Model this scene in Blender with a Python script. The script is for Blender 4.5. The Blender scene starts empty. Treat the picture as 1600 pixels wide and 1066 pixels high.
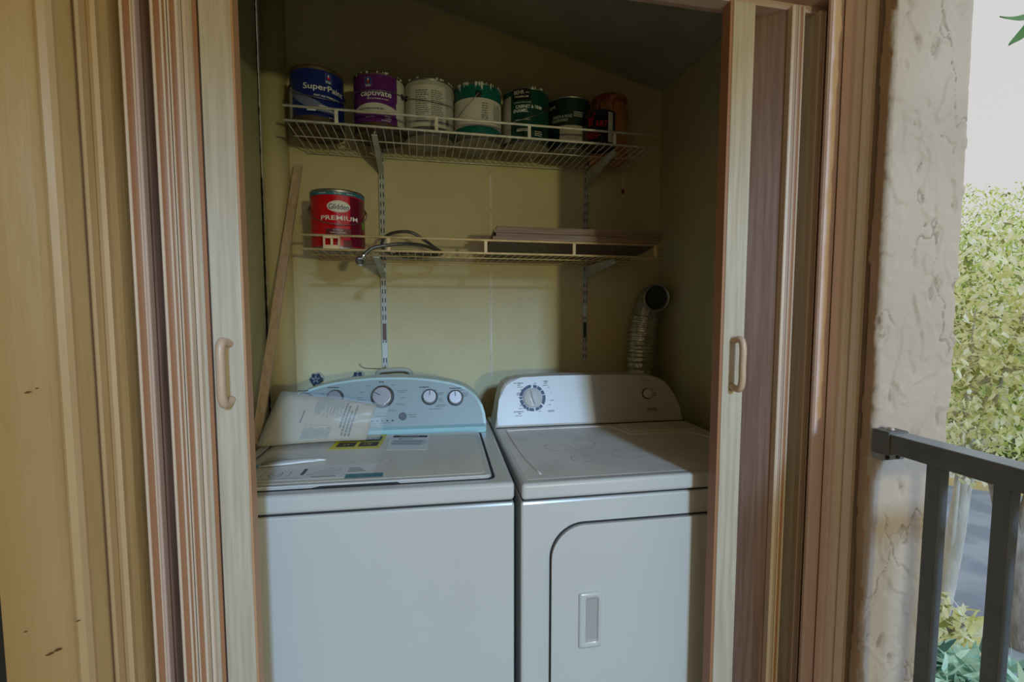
import bpy, bmesh, math, random
from mathutils import Vector, Matrix, noise
R_ = math.radians
random.seed(7)
S = bpy.context.scene
COL = S.collection

# ---------------------------------------------------------------- camera, world, sun, exposure
cam_d = bpy.data.cameras.new('camera'); cam = bpy.data.objects.new('camera', cam_d); COL.objects.link(cam)
cam_d.sensor_width = 36; cam_d.lens = 36 * 715 / 1600; cam_d.clip_start = .02; cam_d.clip_end = 300
cam.location = (0, 0, 1.33); cam.rotation_euler = (R_(90 - 3.95), 0, R_(-11.4))
S.camera = cam

w = bpy.data.worlds.new('sky'); S.world = w; w.use_nodes = True
nt = w.node_tree; nt.nodes.clear()
wo = nt.nodes.new('ShaderNodeOutputWorld'); wb = nt.nodes.new('ShaderNodeBackground')
tc = nt.nodes.new('ShaderNodeTexCoord'); sep = nt.nodes.new('ShaderNodeSeparateXYZ'); wr = nt.nodes.new('ShaderNodeValToRGB')
nt.links.new(tc.outputs['Generated'], sep.inputs[0]); nt.links.new(sep.outputs['Z'], wr.inputs[0])
wr.color_ramp.elements[0].position = 0; wr.color_ramp.elements[0].color = (.84, .83, .81, 1)
wr.color_ramp.elements[1].position = .8; wr.color_ramp.elements[1].color = (.80, .80, .80, 1)
nt.links.new(wr.outputs[0], wb.inputs[0]); nt.links.new(wb.outputs[0], wo.inputs[0])
wb.inputs[1].default_value = .80

sd = bpy.data.lights.new('hazy_sun', 'SUN'); so = bpy.data.objects.new('hazy_sun', sd); COL.objects.link(so)
sd.energy = 1.95; sd.angle = R_(6.5); sd.color = (.36, .62, 1.0)
so.rotation_euler = Vector((-.155, 1, -.335)).to_track_quat('-Z', 'Y').to_euler()

S.view_settings.view_transform = 'Standard'; S.view_settings.look = 'None'
S.view_settings.gamma = 1; S.view_settings.use_curve_mapping = False; S.view_settings.exposure = 0.0

# ---------------------------------------------------------------- materials
def mat(name, c, rough=.5, c2=None, scale=8, stretch=(1, 1, 1), bump=0, bscale=None, metal=0, spec=.5, lo=.35, hi=.65, detail=4, trans=0, coat=0):
    m = bpy.data.materials.new(name); m.use_nodes = True
    n = m.node_tree.nodes; l = m.node_tree.links; b = n['Principled BSDF']
    b.inputs['Base Color'].default_value = (*c, 1); b.inputs['Roughness'].default_value = rough
    b.inputs['Metallic'].default_value = metal; b.inputs['Specular IOR Level'].default_value = spec
    b.inputs['Coat Weight'].default_value = coat
    if c2 or bump:
        t = n.new('ShaderNodeTexCoord'); mp = n.new('ShaderNodeMapping'); mp.inputs['Scale'].default_value = stretch
        l.new(t.outputs['Object'], mp.inputs[0])
    if c2:
        no = n.new('ShaderNodeTexNoise'); no.inputs['Scale'].default_value = scale; no.inputs['Detail'].default_value = detail
        l.new(mp.outputs[0], no.inputs['Vector'])
        r = n.new('ShaderNodeValToRGB'); r.color_ramp.elements[0].position = lo; r.color_ramp.elements[1].position = hi
        r.color_ramp.elements[0].color = (*c, 1); r.color_ramp.elements[1].color = (*c2, 1)
        l.new(no.outputs['Fac'], r.inputs[0]); l.new(r.outputs[0], b.inputs['Base Color'])
    if bump:
        nb = n.new('ShaderNodeTexNoise'); nb.inputs['Scale'].default_value = bscale or scale * 4; nb.inputs['Detail'].default_value = 5
        l.new(mp.outputs[0], nb.inputs['Vector'])
        bp = n.new('ShaderNodeBump'); bp.inputs['Strength'].default_value = bump; bp.inputs['Distance'].default_value = .01
        l.new(nb.outputs['Fac'], bp.inputs['Height']); l.new(bp.outputs[0], b.inputs['Normal'])
    return m

def leafmat(name, c, c2, tr=.5):
    m = bpy.data.materials.new(name); m.use_nodes = True
    n = m.node_tree.nodes; l = m.node_tree.links; b = n['Principled BSDF']; out = n['Material Output']
    g = n.new('ShaderNodeNewGeometry'); r = n.new('ShaderNodeValToRGB')
    cr_ = r.color_ramp; cr_.interpolation = 'CONSTANT'; cr_.elements[0].color = (*[x * .45 for x in c], 1); cr_.elements[1].color = (*[min(1, x * 1.1 + .12) for x in c2], 1); cr_.elements[1].position = .82  # near-white ramp end paints sun highlights on some leaves
    for p_, t_ in ((.12, .25), (.28, .65), (.45, 1)):
        e_ = cr_.elements.new(p_); e_.color = (*[a * (1 - t_) + b * t_ for a, b in zip(c, c2)], 1)
    l.new(g.outputs['Random Per Island'], r.inputs[0]); l.new(r.outputs[0], b.inputs['Base Color'])
    b.inputs['Roughness'].default_value = .45
    t = n.new('ShaderNodeBsdfTranslucent'); l.new(r.outputs[0], t.inputs[0])
    mx = n.new('ShaderNodeMixShader'); mx.inputs[0].default_value = tr
    l.new(b.outputs[0], mx.inputs[1]); l.new(t.outputs[0], mx.inputs[2]); l.new(mx.outputs[0], out.inputs['Surface'])
    return m

M = dict(
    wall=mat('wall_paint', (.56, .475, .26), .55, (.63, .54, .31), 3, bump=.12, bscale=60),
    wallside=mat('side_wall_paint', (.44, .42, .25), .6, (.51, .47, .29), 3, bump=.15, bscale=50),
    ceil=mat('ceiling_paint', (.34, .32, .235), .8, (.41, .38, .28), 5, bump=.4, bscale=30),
    caulk=mat('caulk', (.85, .80, .70), .6, (.62, .52, .36), 18, lo=.5, hi=.7),
    crack=mat('crack_dark', (.015, .015, .01), .9),
    floor=mat('concrete_floor', (.30, .29, .27), .8, (.38, .36, .33), 6, bump=.3),
    trimL=mat('yellow_trim_paint', (.45, .295, .125), .45, (.52, .355, .165), 2.5, (4, 4, .6), bump=.18, bscale=14),
    trimL2=mat('yellow_trim_edge', (.60, .42, .225), .4, (.53, .36, .18), 3, (4, 4, .6), bump=.12, bscale=14),
    trimR=mat('tan_trim_paint', (.90, .68, .60), .42, (.82, .60, .52), 3, (4, 4, .5), bump=.15, bscale=14),
    trimRb=mat('tan_trim_bead', (.92, .78, .66), .35, (.85, .70, .57), 4, (4, 4, .5)),
    seam=mat('trim_seam_brown', (.16, .09, .045), .8),
    rust=mat('rust_chip', (.14, .06, .02), .8),
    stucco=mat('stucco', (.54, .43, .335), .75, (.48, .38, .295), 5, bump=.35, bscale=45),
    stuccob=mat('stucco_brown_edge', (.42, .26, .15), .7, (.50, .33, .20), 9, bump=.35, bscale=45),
    stuccod=mat('stucco_dirt_line', (.33, .25, .185), .8, (.48, .38, .29), 60),
    printd=mat('dark_grey_print', (.05, .055, .07), .7),
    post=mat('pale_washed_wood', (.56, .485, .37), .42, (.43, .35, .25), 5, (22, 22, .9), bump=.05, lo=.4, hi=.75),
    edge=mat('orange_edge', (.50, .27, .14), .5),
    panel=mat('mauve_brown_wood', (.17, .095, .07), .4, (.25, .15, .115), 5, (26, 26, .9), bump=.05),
    cream=mat('cream_hinge', (.66, .52, .40), .4),
    groove=mat('orange_brown_hinge', (.36, .165, .08), .45),
    pink=mat('pinkish_hinge', (.55, .40, .34), .4),
    darkgap=mat('dark_rubber_gasket', (.05, .035, .03), .6),
    tan=mat('tan_plastic', (.60, .42, .29), .35, (.52, .36, .24), 8),
    header=mat('header_paint', (.55, .38, .30), .6, (.45, .30, .24), 8),
    enamel=mat('white_enamel', (.58, .575, .55), .22, (.55, .545, .52), 1.5, coat=.3),
    enameltop=mat('white_enamel_top_lightened', (.80, .74, .67), .38, (.68, .62, .56), 9, lo=.5, hi=.72),  # lightened beyond the front enamel to paint extra light on the top
    lid=mat('washer_lid_lightened', (.72, .66, .56), .26, coat=.2),  # brighter than the front enamel; light on the lid is in its colour
    cons=mat('washer_console_grey', (.29, .345, .335), .4, (.265, .32, .31), 2),
    consrim=mat('washer_console_rim', (.42, .55, .52), .3),
    consd=mat('dryer_console', (.54, .505, .455), .35, (.50, .47, .42), 4),
    gap=mat('dark_gap', (.03, .03, .03), .8),
    silver=mat('silver_knob', (.33, .30, .29), .34, metal=.6),
    chrome=mat('chrome', (.75, .75, .75), .12, metal=1),
    navy=mat('navy_print', (.02, .035, .10), .5),
    black=mat('black_plastic', (.012, .012, .013), .4),
    print=mat('grey_print', (.13, .14, .15), .7),
    paper=mat('manual_paper', (.42, .335, .215), .6, (.37, .295, .185), 4),
    paperw=mat('white_sticker', (.80, .79, .77), .35),
    yellow=mat('yellow_label', (.72, .60, .02), .35),
    darkp=mat('dark_print', (.04, .035, .03), .6),
    teal=mat('teal_bar', (.01, .19, .26), .35),
    redp=mat('red_print', (.55, .10, .10), .5),
    wirew=mat('white_wire_coating', (.80, .77, .70), .35, (.62, .58, .49), 40),
    wirey=mat('yellowed_wire_coating', (.86, .64, .34), .4, (.66, .46, .22), 30),
    bracket=mat('white_bracket_paint', (.52, .53, .50), .4, (.44, .43, .38), 30),
    slot=mat('slot_dark', (.03, .03, .025), .9),
    steel=mat('dull_steel', (.33, .32, .31), .38, (.24, .22, .20), 25, metal=.8),
    rustband=mat('rusty_can_bottom', (.13, .075, .04), .55, (.08, .06, .05), 20, metal=.4),
    braid=mat('braided_hose', (.16, .15, .14), .35, (.08, .075, .07), 160, metal=.6),
    foil=mat('foil_duct', (.50, .49, .44), .32, (.34, .32, .27), 40, bump=.5, bscale=60, metal=.8),
    galv=mat('galvanised_steel', (.36, .36, .35), .4, (.28, .28, .27), 30, metal=.7),
    plank=mat('plank_edge', (.34, .24, .18), .5, (.22, .14, .10), 6, (1, 30, 30)),
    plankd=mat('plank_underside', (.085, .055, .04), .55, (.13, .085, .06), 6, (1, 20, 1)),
    scuff=mat('white_scuff', (.50, .48, .45), .6),
    stick=mat('stick_wood', (.48, .32, .22), .55, (.60, .43, .31), 4, (20, 20, 1)),
    rail=mat('dark_bronze_rail', (.10, .105, .10), .42, (.13, .13, .125), 20),
    railtop=mat('blue_grey_rail_top', (.26, .31, .36), .35, (.34, .40, .46), 15),  # top face lighter and bluer than the rail's other sides
    bolt=mat('bolt', (.6, .6, .6), .3, metal=.9),
    bark=mat('bark', (.20, .16, .13), .9, (.34, .29, .24), 12, (1, 1, .3), bump=.8),
    barkp=mat('pale_bark', (.42, .38, .33), .9, (.58, .54, .48), 8, (1, 1, .3), bump=.6),
    asphalt=mat('asphalt', (.24, .28, .34), .85, (.36, .40, .46), 1.1, lo=.42, hi=.62),  # pale noise patches stand in for sun dapple on the road
    grass=mat('verge', (.20, .24, .08), .9, (.34, .30, .18), 1.2),
    walk=mat('pale_concrete', (.66, .62, .56), .85, (.56, .52, .45), 1.5),
    curb=mat('yellow_curb', (.62, .45, .12), .8, (.55, .42, .2), 4),
    dirt=mat('leaf_litter', (.16, .12, .08), .95, (.30, .25, .18), 5),
    valve=mat('blue_valve_handle', (.018, .035, .07), .4),
    brass=mat('worn_brass', (.30, .22, .12), .4, metal=.8),
    pipe=mat('pipe_grey', (.42, .38, .30), .5),
    # cans
    c_blue=mat('navy_can_label', (.010, .022, .18), .3), c_swoosh=mat('slate_swoosh', (.16, .18, .32), .4),
    c_purple=mat('purple_can_label', (.12, .018, .17), .3), c_grey=mat('grey_can_label', (.48, .46, .42), .45, (.40, .38, .34), 12),
    c_greyl=mat('light_can_label', (.64, .61, .54), .45, (.56, .53, .46), 12), c_teal=mat('teal_can_label', (.005, .115, .095), .3),
    c_green=mat('dark_green_can', (.004, .042, .028), .3), c_green2=mat('darkest_green_can', (.004, .018, .012), .35),
    c_blk=mat('black_can', (.008, .008, .008), .3), c_red=mat('red_can_label', (.60, .005, .012), .22), c_dred=mat('dark_red_print', (.16, .02, .02), .35),
    c_purp2=mat('purple_red_print', (.17, .008, .035), .25), c_ltbl=mat('teal_blue_rim_band', (.03, .17, .24), .35),
    c_orange=mat('rusty_orange_plastic', (.60, .28, .09), .4, (.42, .17, .05), 14), c_lidr=mat('red_brown_lid', (.28, .04, .025), .4, (.52, .26, .14), 22, lo=.5, hi=.6),
    c_white=mat('white_print', (.85, .85, .83), .5), c_wpaint=mat('dried_white_paint', (.60, .62, .58), .6),
    c_redtxt=mat('bright_red_print', (.55, .02, .015), .4), c_green3=mat('lime_dot', (.12, .35, .04), .4), c_logo=mat('blue_logo', (.02, .05, .28), .4),
    c_beige=mat('beige_can_label', (.34, .29, .23), .45),
)
# clear plastic film
def film():
    m = bpy.data.materials.new('clear_film'); m.use_nodes = True
    n = m.node_tree.nodes; l = m.node_tree.links; b = n['Principled BSDF']
    b.inputs['Base Color'].default_value = (.85, .9, .9, 1); b.inputs['Roughness'].default_value = .3
    t = n.new('ShaderNodeBsdfTransparent'); mx = n.new('ShaderNodeMixShader'); mx.inputs[0].default_value = .88
    l.new(b.outputs[0], mx.inputs[1]); l.new(t.outputs[0], mx.inputs[2]); l.new(mx.outputs[0], n['Material Output'].inputs['Surface'])
    return m
M['film'] = film()

# ---------------------------------------------------------------- helpers
def link(name, me, m, parent=None, smooth=False, kind=None):
    o = bpy.data.objects.new(name, me); COL.objects.link(o)
    for mm in (m if isinstance(m, (list, tuple)) else [m]):
        me.materials.append(M[mm] if isinstance(mm, str) else mm)
    if parent: o.parent = parent
    if smooth:
        for p in me.polygons: p.use_smooth = True
    if kind: o['kind'] = kind
    return o
def obj(name, bm, m, parent=None, smooth=False, kind=None, recalc=True):
    if recalc: bmesh.ops.recalc_face_normals(bm, faces=bm.faces[:])
    me = bpy.data.meshes.new(name); bm.to_mesh(me); bm.free()
    return link(name, me, m, parent, smooth, kind)
def empty(name, label, cat, loc=(0, 0, 0), rz=0, group=None):
    o = bpy.data.objects.new(name, None); COL.objects.link(o); o.location = loc; o.rotation_euler = (0, 0, rz); o.empty_display_size = .02
    return tag(o, label, cat, group)
def tag(o, label, cat, group=None, kind=None):
    o['label'] = label; o['category'] = cat
    if group: o['group'] = group
    if kind: o['kind'] = kind
    return o
def box(bm, x0, x1, y0, y1, z0, z1, bev=0, seg=2):
    vs = [bm.verts.new(p) for p in ((x0, y0, z0), (x1, y0, z0), (x1, y1, z0), (x0, y1, z0), (x0, y0, z1), (x1, y0, z1), (x1, y1, z1), (x0, y1, z1))]
    fs = [bm.faces.new([vs[i] for i in q]) for q in ((3, 2, 1, 0), (4, 5, 6, 7), (0, 1, 5, 4), (1, 2, 6, 5), (2, 3, 7, 6), (3, 0, 4, 7))]
    if bev:
        es = list({e for f in fs for e in f.edges})
        bmesh.ops.bevel(bm, geom=es, offset=bev, segments=seg, affect='EDGES', profile=.5)
    return bm
def B(*a, **k): return box(bmesh.new(), *a, **k)
def prism_z(pts, z0, z1, bm=None):      # closed xy polygon extruded in z
    bm = bm or bmesh.new(); n = len(pts)
    a = [bm.verts.new((x, y, z0)) for x, y in pts]; b = [bm.verts.new((x, y, z1)) for x, y in pts]
    for i in range(n): bm.faces.new((a[i], a[(i + 1) % n], b[(i + 1) % n], b[i]))
    bm.faces.new(a[::-1]); bm.faces.new(b)
    return bm
def prism(pts, d, bm=None, cap=True):   # 3d polygon pts swept by vector d
    bm = bm or bmesh.new(); n = len(pts); d = Vector(d)
    a = [bm.verts.new(p) for p in pts]; b = [bm.verts.new(Vector(p) + d) for p in pts]
    for i in range(n): bm.faces.new((a[i], a[(i + 1) % n], b[(i + 1) % n], b[i]))
    if cap: bm.faces.new(a[::-1]); bm.faces.new(b)
    return bm
def tube(bm, pts, r, seg=8, caps=True, rf=None):
    pts = [Vector(p) for p in pts]; rings = []; n = len(pts)
    up = Vector((0, 0, 1)); d0 = (pts[1] - pts[0]).normalized()
    if abs(d0.dot(up)) > .9: up = Vector((1, 0, 0))
    u = d0.cross(up).normalized()
    for i, p in enumerate(pts):
        d = ((pts[min(i + 1, n - 1)] - pts[max(i - 1, 0)])).normalized()
        u = (u - d * u.dot(d)).normalized(); v = d.cross(u)
        rr = rf(i / (n - 1)) if rf else r
        rings.append([bm.verts.new(p + (u * math.cos(t) + v * math.sin(t)) * rr) for t in [2 * math.pi * k / seg for k in range(seg)]])
    for a, b in zip(rings, rings[1:]):
        for k in range(seg): bm.faces.new((a[k], a[(k + 1) % seg], b[(k + 1) % seg], b[k]))
    if caps: bm.faces.new(rings[0][::-1]); bm.faces.new(rings[-1])
    return bm
def T(pts, r, seg=8, **k): return tube(bmesh.new(), pts, r, seg, **k)
def smooth_path(pts, n=8):
    pts = [Vector(p) for p in pts]; P = [pts[0] * 2 - pts[1]] + pts + [pts[-1] * 2 - pts[-2]]; out = []
    for i in range(1, len(P) - 2):
        p0, p1, p2, p3 = P[i - 1:i + 3]
        for k in range(n):
            t = k / n
            out.append(.5 * ((2 * p1) + (p2 - p0) * t + (2 * p0 - 5 * p1 + 4 * p2 - p3) * t * t + (3 * p1 - p0 - 3 * p2 + p3) * t ** 3))
    out.append(P[-2]); return out
def lathe(prof, seg=32, bm=None, a0=0, a1=2 * math.pi, M4=None):
    bm = bm or bmesh.new(); full = abs(a1 - a0 - 2 * math.pi) < 1e-6; k = seg if full else seg + 1; rings = []
    for r, z in prof:
        if r < 1e-6: rings.append([bm.verts.new((0, 0, z))] * k); continue
        rings.append([bm.verts.new((r * math.cos(a0 + (a1 - a0) * i / seg), r * math.sin(a0 + (a1 - a0) * i / seg), z)) for i in range(k)])
    for a, b in zip(rings, rings[1:]):
        for i in range(seg):
            q = [a[i], a[(i + 1) % k], b[(i + 1) % k], b[i]]; q2 = []
            for v in q:
                if v not in q2: q2.append(v)
            if len(q2) > 2: bm.faces.new(q2)
    if M4: bm.transform(M4)
    return bm
_txt = {}
def text_mesh(s, w_, h_, cx=0, cy=0):   # list verts(2d), faces, fitted to a w_ x h_ box around cx,cy
    if s not in _txt:
        c = bpy.data.curves.new('t', 'FONT'); c.body = s; c.resolution_u = 3; c.offset = .010
        o = bpy.data.objects.new('t', c); COL.objects.link(o)
        me = bpy.data.meshes.new_from_object(o.evaluated_get(bpy.context.evaluated_depsgraph_get()))
        _txt[s] = ([(v.co.x, v.co.y) for v in me.vertices], [tuple(p.vertices) for p in me.polygons])
        bpy.data.objects.remove(o); bpy.data.curves.remove(c); bpy.data.meshes.remove(me)
    vs, fs = _txt[s]
    x0 = min(v[0] for v in vs); x1 = max(v[0] for v in vs); y0 = min(v[1] for v in vs); y1 = max(v[1] for v in vs)
    return [(cx + ((x - x0) / (x1 - x0) - .5) * w_, cy + ((y - y0) / (y1 - y0) - .5) * h_) for x, y in vs], fs
def flat_mesh(bm, vs, fs, fn, thick=0):  # map 2d verts with fn(u, v)
    b = [bm.verts.new(fn(x, y)) for x, y in vs]
    for f in fs:
        try: bm.faces.new([b[i] for i in f])
        except ValueError: pass
    return bm
def rect2(x0, x1, y0, y1): return [(x0, y0), (x1, y0), (x1, y1), (x0, y1)], [(0, 1, 2, 3)]

# ---------------------------------------------------------------- closet shell
def struct(name, bm, m, parent=None, smooth=False):
    o = obj(name, bm, m, parent, smooth)
    if not parent: o['kind'] = 'structure'
    return o
WY = 1.86
def cz(x): return 2.266 + .237 * (1.01 - x)
def wallplate(x0, x1, y0, y1):
    return prism([(x0, y0, -.01), (x1, y0, -.01), (x1, y0, cz(x1)), (x0, y0, cz(x0))], (0, y1 - y0, 0))
wb_ = struct('wall_back', wallplate(-.62, 1.13, WY, WY + .1), 'wall')
# vertical plaster seam on the back wall
bm = bmesh.new(); N = 60; prev = None
for i in range(N + 1):
    z = 1.05 + (1.90 - 1.05) * i / N; wv = .0048 + .002 * noise.noise((0, z * 9, 3)); cx = .287 + .002 * noise.noise((4, z * 5, 0))
    cur = [bm.verts.new((cx - wv, WY + .001, z)), bm.verts.new((cx, WY - .003, z)), bm.verts.new((cx + wv, WY + .001, z))]
    if prev: bm.faces.new((prev[0], prev[1], cur[1], cur[0])); bm.faces.new((prev[1], prev[2], cur[2], cur[1]))
    prev = cur
struct('plaster_seam', bm, 'caulk', wb_)
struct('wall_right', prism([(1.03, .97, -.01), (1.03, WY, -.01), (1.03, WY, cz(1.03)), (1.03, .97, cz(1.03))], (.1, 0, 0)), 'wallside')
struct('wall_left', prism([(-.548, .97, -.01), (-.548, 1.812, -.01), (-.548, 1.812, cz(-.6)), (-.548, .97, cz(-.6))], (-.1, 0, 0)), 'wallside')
# rounded plaster chase in the left rear corner, with the jagged crack beside it
pts = [(-.56, 1.90), (-.553, 1.83), (-.545, 1.816), (-.530, 1.804), (-.505, 1.798), (-.483, 1.804), (-.468, 1.822), (-.462, 1.865), (-.462, 1.90)]
ch = struct('wall_corner', prism_z(pts, 0, 2.68), 'wall', smooth=False)
for p in ch.data.polygons: p.use_smooth = abs(p.normal.z) < .5
bm = bmesh.new(); prev = None
for i in range(121):
    z = .9 + 1.75 * i / 120; a = (.002 if z > 1.8 else .0045) + .003 * abs(noise.noise((z * 14, 1, 0))) + .002 * noise.noise((z * 50, 2, 0))
    cur = [bm.verts.new((-.5476, 1.813 - a * 1.5, z)), bm.verts.new((-.5472, 1.815, z)), bm.verts.new((-.5475 + a, 1.8135 - a * .5, z))]
    if prev: bm.faces.new((prev[0], prev[1], cur[1], cur[0])); bm.faces.new((prev[1], prev[2], cur[2], cur[1]))
    prev = cur
struct('crack', bm, 'crack', ch)
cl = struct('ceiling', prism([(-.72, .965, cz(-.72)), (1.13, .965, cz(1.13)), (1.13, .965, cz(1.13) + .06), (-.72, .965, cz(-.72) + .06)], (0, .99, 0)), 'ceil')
bm = bmesh.new()    # rough plaster bead where ceiling meets the walls
tube(bm, [(x, WY - .002 + .002 * noise.noise((x * 20, 0, 0)), cz(x) - .001 + .003 * noise.noise((x * 16, 5, 0))) for x in [-.6 + .0163 * i for i in range(101)]], .0045, 6)
tube(bm, [(1.029, y, cz(1.03) - .002 + .004 * noise.noise((0, y * 16, 9))) for y in [1.0 + .0286 * i for i in range(31)]], .004, 6)
struct('plaster_bead', bm, 'ceil', cl)
fl = struct('floor', B(-1.0, 1.2, -2.7, 1.96, -.12, 0), 'floor')
struct('floor_balcony', B(1.2, 2.25, -2.7, .25, -.12, 0), 'floor')

# front: header, walls beside the opening
struct('trim_1', B(-.60, 1.02, .905, 1.0, 2.018, 2.16, bev=.003), 'header')       # header over the door
struct('trim_2', B(-.50, .94, .935, .965, 2.003, 2.020), 'pink')                   # door track
def front_wall(name, x0, x1, z0, z1, m): return struct(name, B(x0, x1, .90, .97, z0, z1), m)
front_wall('wall_header', -1.0, 1.2, 2.15, 2.8, 'stucco')

# left casing: one stepped profile, several boards
def board(name, pts, m, parent=None, z0=0.0, z1=2.7):
    return struct(name, prism_z(pts, z0, z1), m, parent)
board('trim_3', [(-.634, .812), (-.596, .818), (-.562, .826), (-.552, .838), (-.552, .96), (-.72, .96), (-.634, .90)], 'trimL')
board('trim_4', [(-.552, .832), (-.547, .829), (-.538, .832), (-.534, .840), (-.534, .96), (-.552, .96)], 'trimL2')
board('trim_5', [(-.534, .846), (-.5235, .872), (-.5235, .96), (-.534, .96)], 'trimL')
t6 = board('trim_6', [(-.5235, .868), (-.519, .864), (-.5165, .868), (-.5155, .96), (-.5235, .96)], 'trimL2')
board('trim_7', [(-.5155, .884), (-.508, .880), (-.503, .884), (-.503, .965), (-.5155, .965)], 'trimL2')
board('trim_8', [(-.503, .893), (-.4985, .905), (-.4965, .925), (-.4965, 1.0), (-.62, 1.0), (-.62, .965), (-.503, .965)], 'trimL')
board('trim_9', [(-.72, .86), (-.634, .86), (-.634, .90), (-.72, .96)], 'gap')
bm = bmesh.new(); tube(bm, [(-.5238 + .0008 * noise.noise((0, 0, z * 8)), .8665, z) for z in [.1 + i * .05 for i in range(50)]], .0011, 5)
struct('paint_seam', bm, 'seam', t6)
# chips and knots on the left boards
bm = bmesh.new()
for (x, y, z, s) in ((-.583, .8190, 1.205, .004), (-.570, .8225, .79, .006), (-.580, .8203, .786, .005), (-.545, .8285, .83, .003), (-.607, .8155, .83, .003), (-.5735, .8215, 1.21, .003)):
    for k in range(3):
        cxx = x + random.uniform(-.5, .5) * s; c = [bm.verts.new((cxx + math.cos(t) * s * random.uniform(.5, 1), y - .0012 + (cxx - x) * .2 + math.cos(t) * s * .12, z + math.sin(t) * s * .28 + (cxx - x) * .5)) for t in [i * .9 for i in range(7)]]
        bm.faces.new(c)
struct('paint_chip', bm, 'rust', bpy.data.objects['trim_3'])
# corridor side wall, far left behind the camera's shoulder
struct('wall_side', B(-1.05, -.95, -2.7, .97, 0, 2.8), 'stucco')
struct('wall_front', B(-.95, -.70, .88, .97, 0, 2.8), 'stucco')

# right casing
board('trim_10', [(.886, .885), (.888, .880), (.955, .880), (.955, 1.0), (.938, 1.0), (.938, .935), (.932, .930), (.890, .895)], 'trimR')
board('trim_11', [(.9155, .876), (1.1, .876), (1.1, .881), (.9155, .881)], 'seam')
board('trim_12', [(.9145, .862), (.916, .858), (.955, .858), (.955, .876), (.9145, .876)], 'trimR')
board('trim_13', [(.9215, .846), (.926, .841), (.931, .840), (.936, .843), (.936, .858), (.9215, .858)], 'trimRb')
board('trim_14', [(.930, .8375), (1.0, .8375), (1.0, .842), (.930, .842)], 'seam')
board('trim_15', [(.928, .826), (.931, .820), (.937, .818), (.943, .821), (.985, .822), (.985, .838), (.928, .838)], 'trimRb')

# stucco column with trowelled relief
perim = [(.975, .818), (.945, .812), (.928, .797), (.917, .783), (.912, .772), (.913, .765), (.918, .761), (.93, .760), (1.095, .760), (1.104, .763), (1.108, .772), (1.110, .80), (1.112, 1.02)]
def resample(pts, d):
    out = [Vector(pts[0])]
    for a, b in zip(pts, pts[1:]):
        a = Vector(a); b = Vector(b); n = max(1, int((b - a).length / d))
        for i in range(1, n + 1): out.append(a + (b - a) * i / n)
    return out
ring = resample(perim, .0028)
zs = [0, .25] + [.45 + .0034 * i for i in range(530)] + [2.4, 2.8]
bm = bmesh.new(); grid = []; total = len(ring); dirt = {}
for z in zs:
    row = []
    for i, p in enumerate(ring):
        t = (ring[min(i + 1, total - 1)] - ring[max(i - 1, 0)]).normalized(); nrm = Vector((t.y, -t.x))
        q = (p.x * 9, p.y * 9, z * 7)
        a = noise.noise(q) + .45 * noise.noise((q[0] * 2.6, q[1] * 2.6, q[2] * 2.6))
        b2 = noise.noise((q[0] * 1.7 + 30, q[1], q[2] * 1.4))
        wq = noise.noise((q[0] * 3, q[1] * 3, q[2] * 3 + 8)) * .35
        e1 = a + wq - .12; e2 = b2 + wq * .8 - .22
        h = .0030 * max(0, min(1, e1 * 16)) * max(.25, 1 - max(0, e1) * 1.6) + .0024 * max(0, min(1, e2 * 18)) * max(.3, 1 - max(0, e2) * 2) + .0005 * noise.noise((q[0] * 7, q[1] * 7, q[2] * 7))
        n1 = noise.noise((q[0] * 1.5 + 5, q[1] * 1.5, q[2] * 1.1 + 2)) + .4 * noise.noise((q[0] * 5, q[1] * 5, q[2] * 4)); mk = noise.noise((q[0] * .9 + 50, q[1] * .9, q[2] * .8))
        ln = max(0, 1 - abs(n1) / .075) * max(0, min(1, (mk + .02) * 6)); h -= .0024 * ln; dirt[(len(grid), i)] = ln
        h += .0045 * noise.noise((3, p.y * 3, z * 2.3))
        pit = noise.noise((q[0] * 4 + 11, q[1] * 4, q[2] * 3))
        if pit > .42: h -= .003 * min(1, (pit - .42) * 10); dirt[(len(grid), i)] = max(dirt[(len(grid), i)], 1 if pit > .62 else 0)
        row.append(bm.verts.new((p.x + nrm.x * h, p.y + nrm.y * h, z)))
    grid.append(row)
for gi, (r0, r1, z) in enumerate(zip(grid, grid[1:], zs)):
    for i in range(total - 1):
        f = bm.faces.new((r0[i], r0[i + 1], r1[i + 1], r1[i])); f.smooth = True
        p = ring[i]
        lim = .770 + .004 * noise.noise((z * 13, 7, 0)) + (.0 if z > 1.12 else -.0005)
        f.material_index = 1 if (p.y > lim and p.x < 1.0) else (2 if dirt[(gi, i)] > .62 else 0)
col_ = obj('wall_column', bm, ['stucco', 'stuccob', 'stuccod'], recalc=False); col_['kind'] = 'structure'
struct('wall_return', prism_z([(1.0, .80), (1.09, .80), (1.09, 1.0), (1.0, 1.0)], 0, 2.8), 'stucco')
# corridor ceiling slab over the walkway
struct('ceiling_walkway', B(-1.05, 1.30, -2.6, .97, 2.8, 2.92), 'stucco')
struct('wall_behind_blocker', B(-1.05, -.02, -2.7, -2.6, 0, 2.8), 'stucco')  # unseen wall added to block skylight from behind
struct('parapet', B(-.02, 1.2, -2.7, -2.6, 0, .95), 'stucco')  # unseen low wall, added to hold back light from behind

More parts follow.
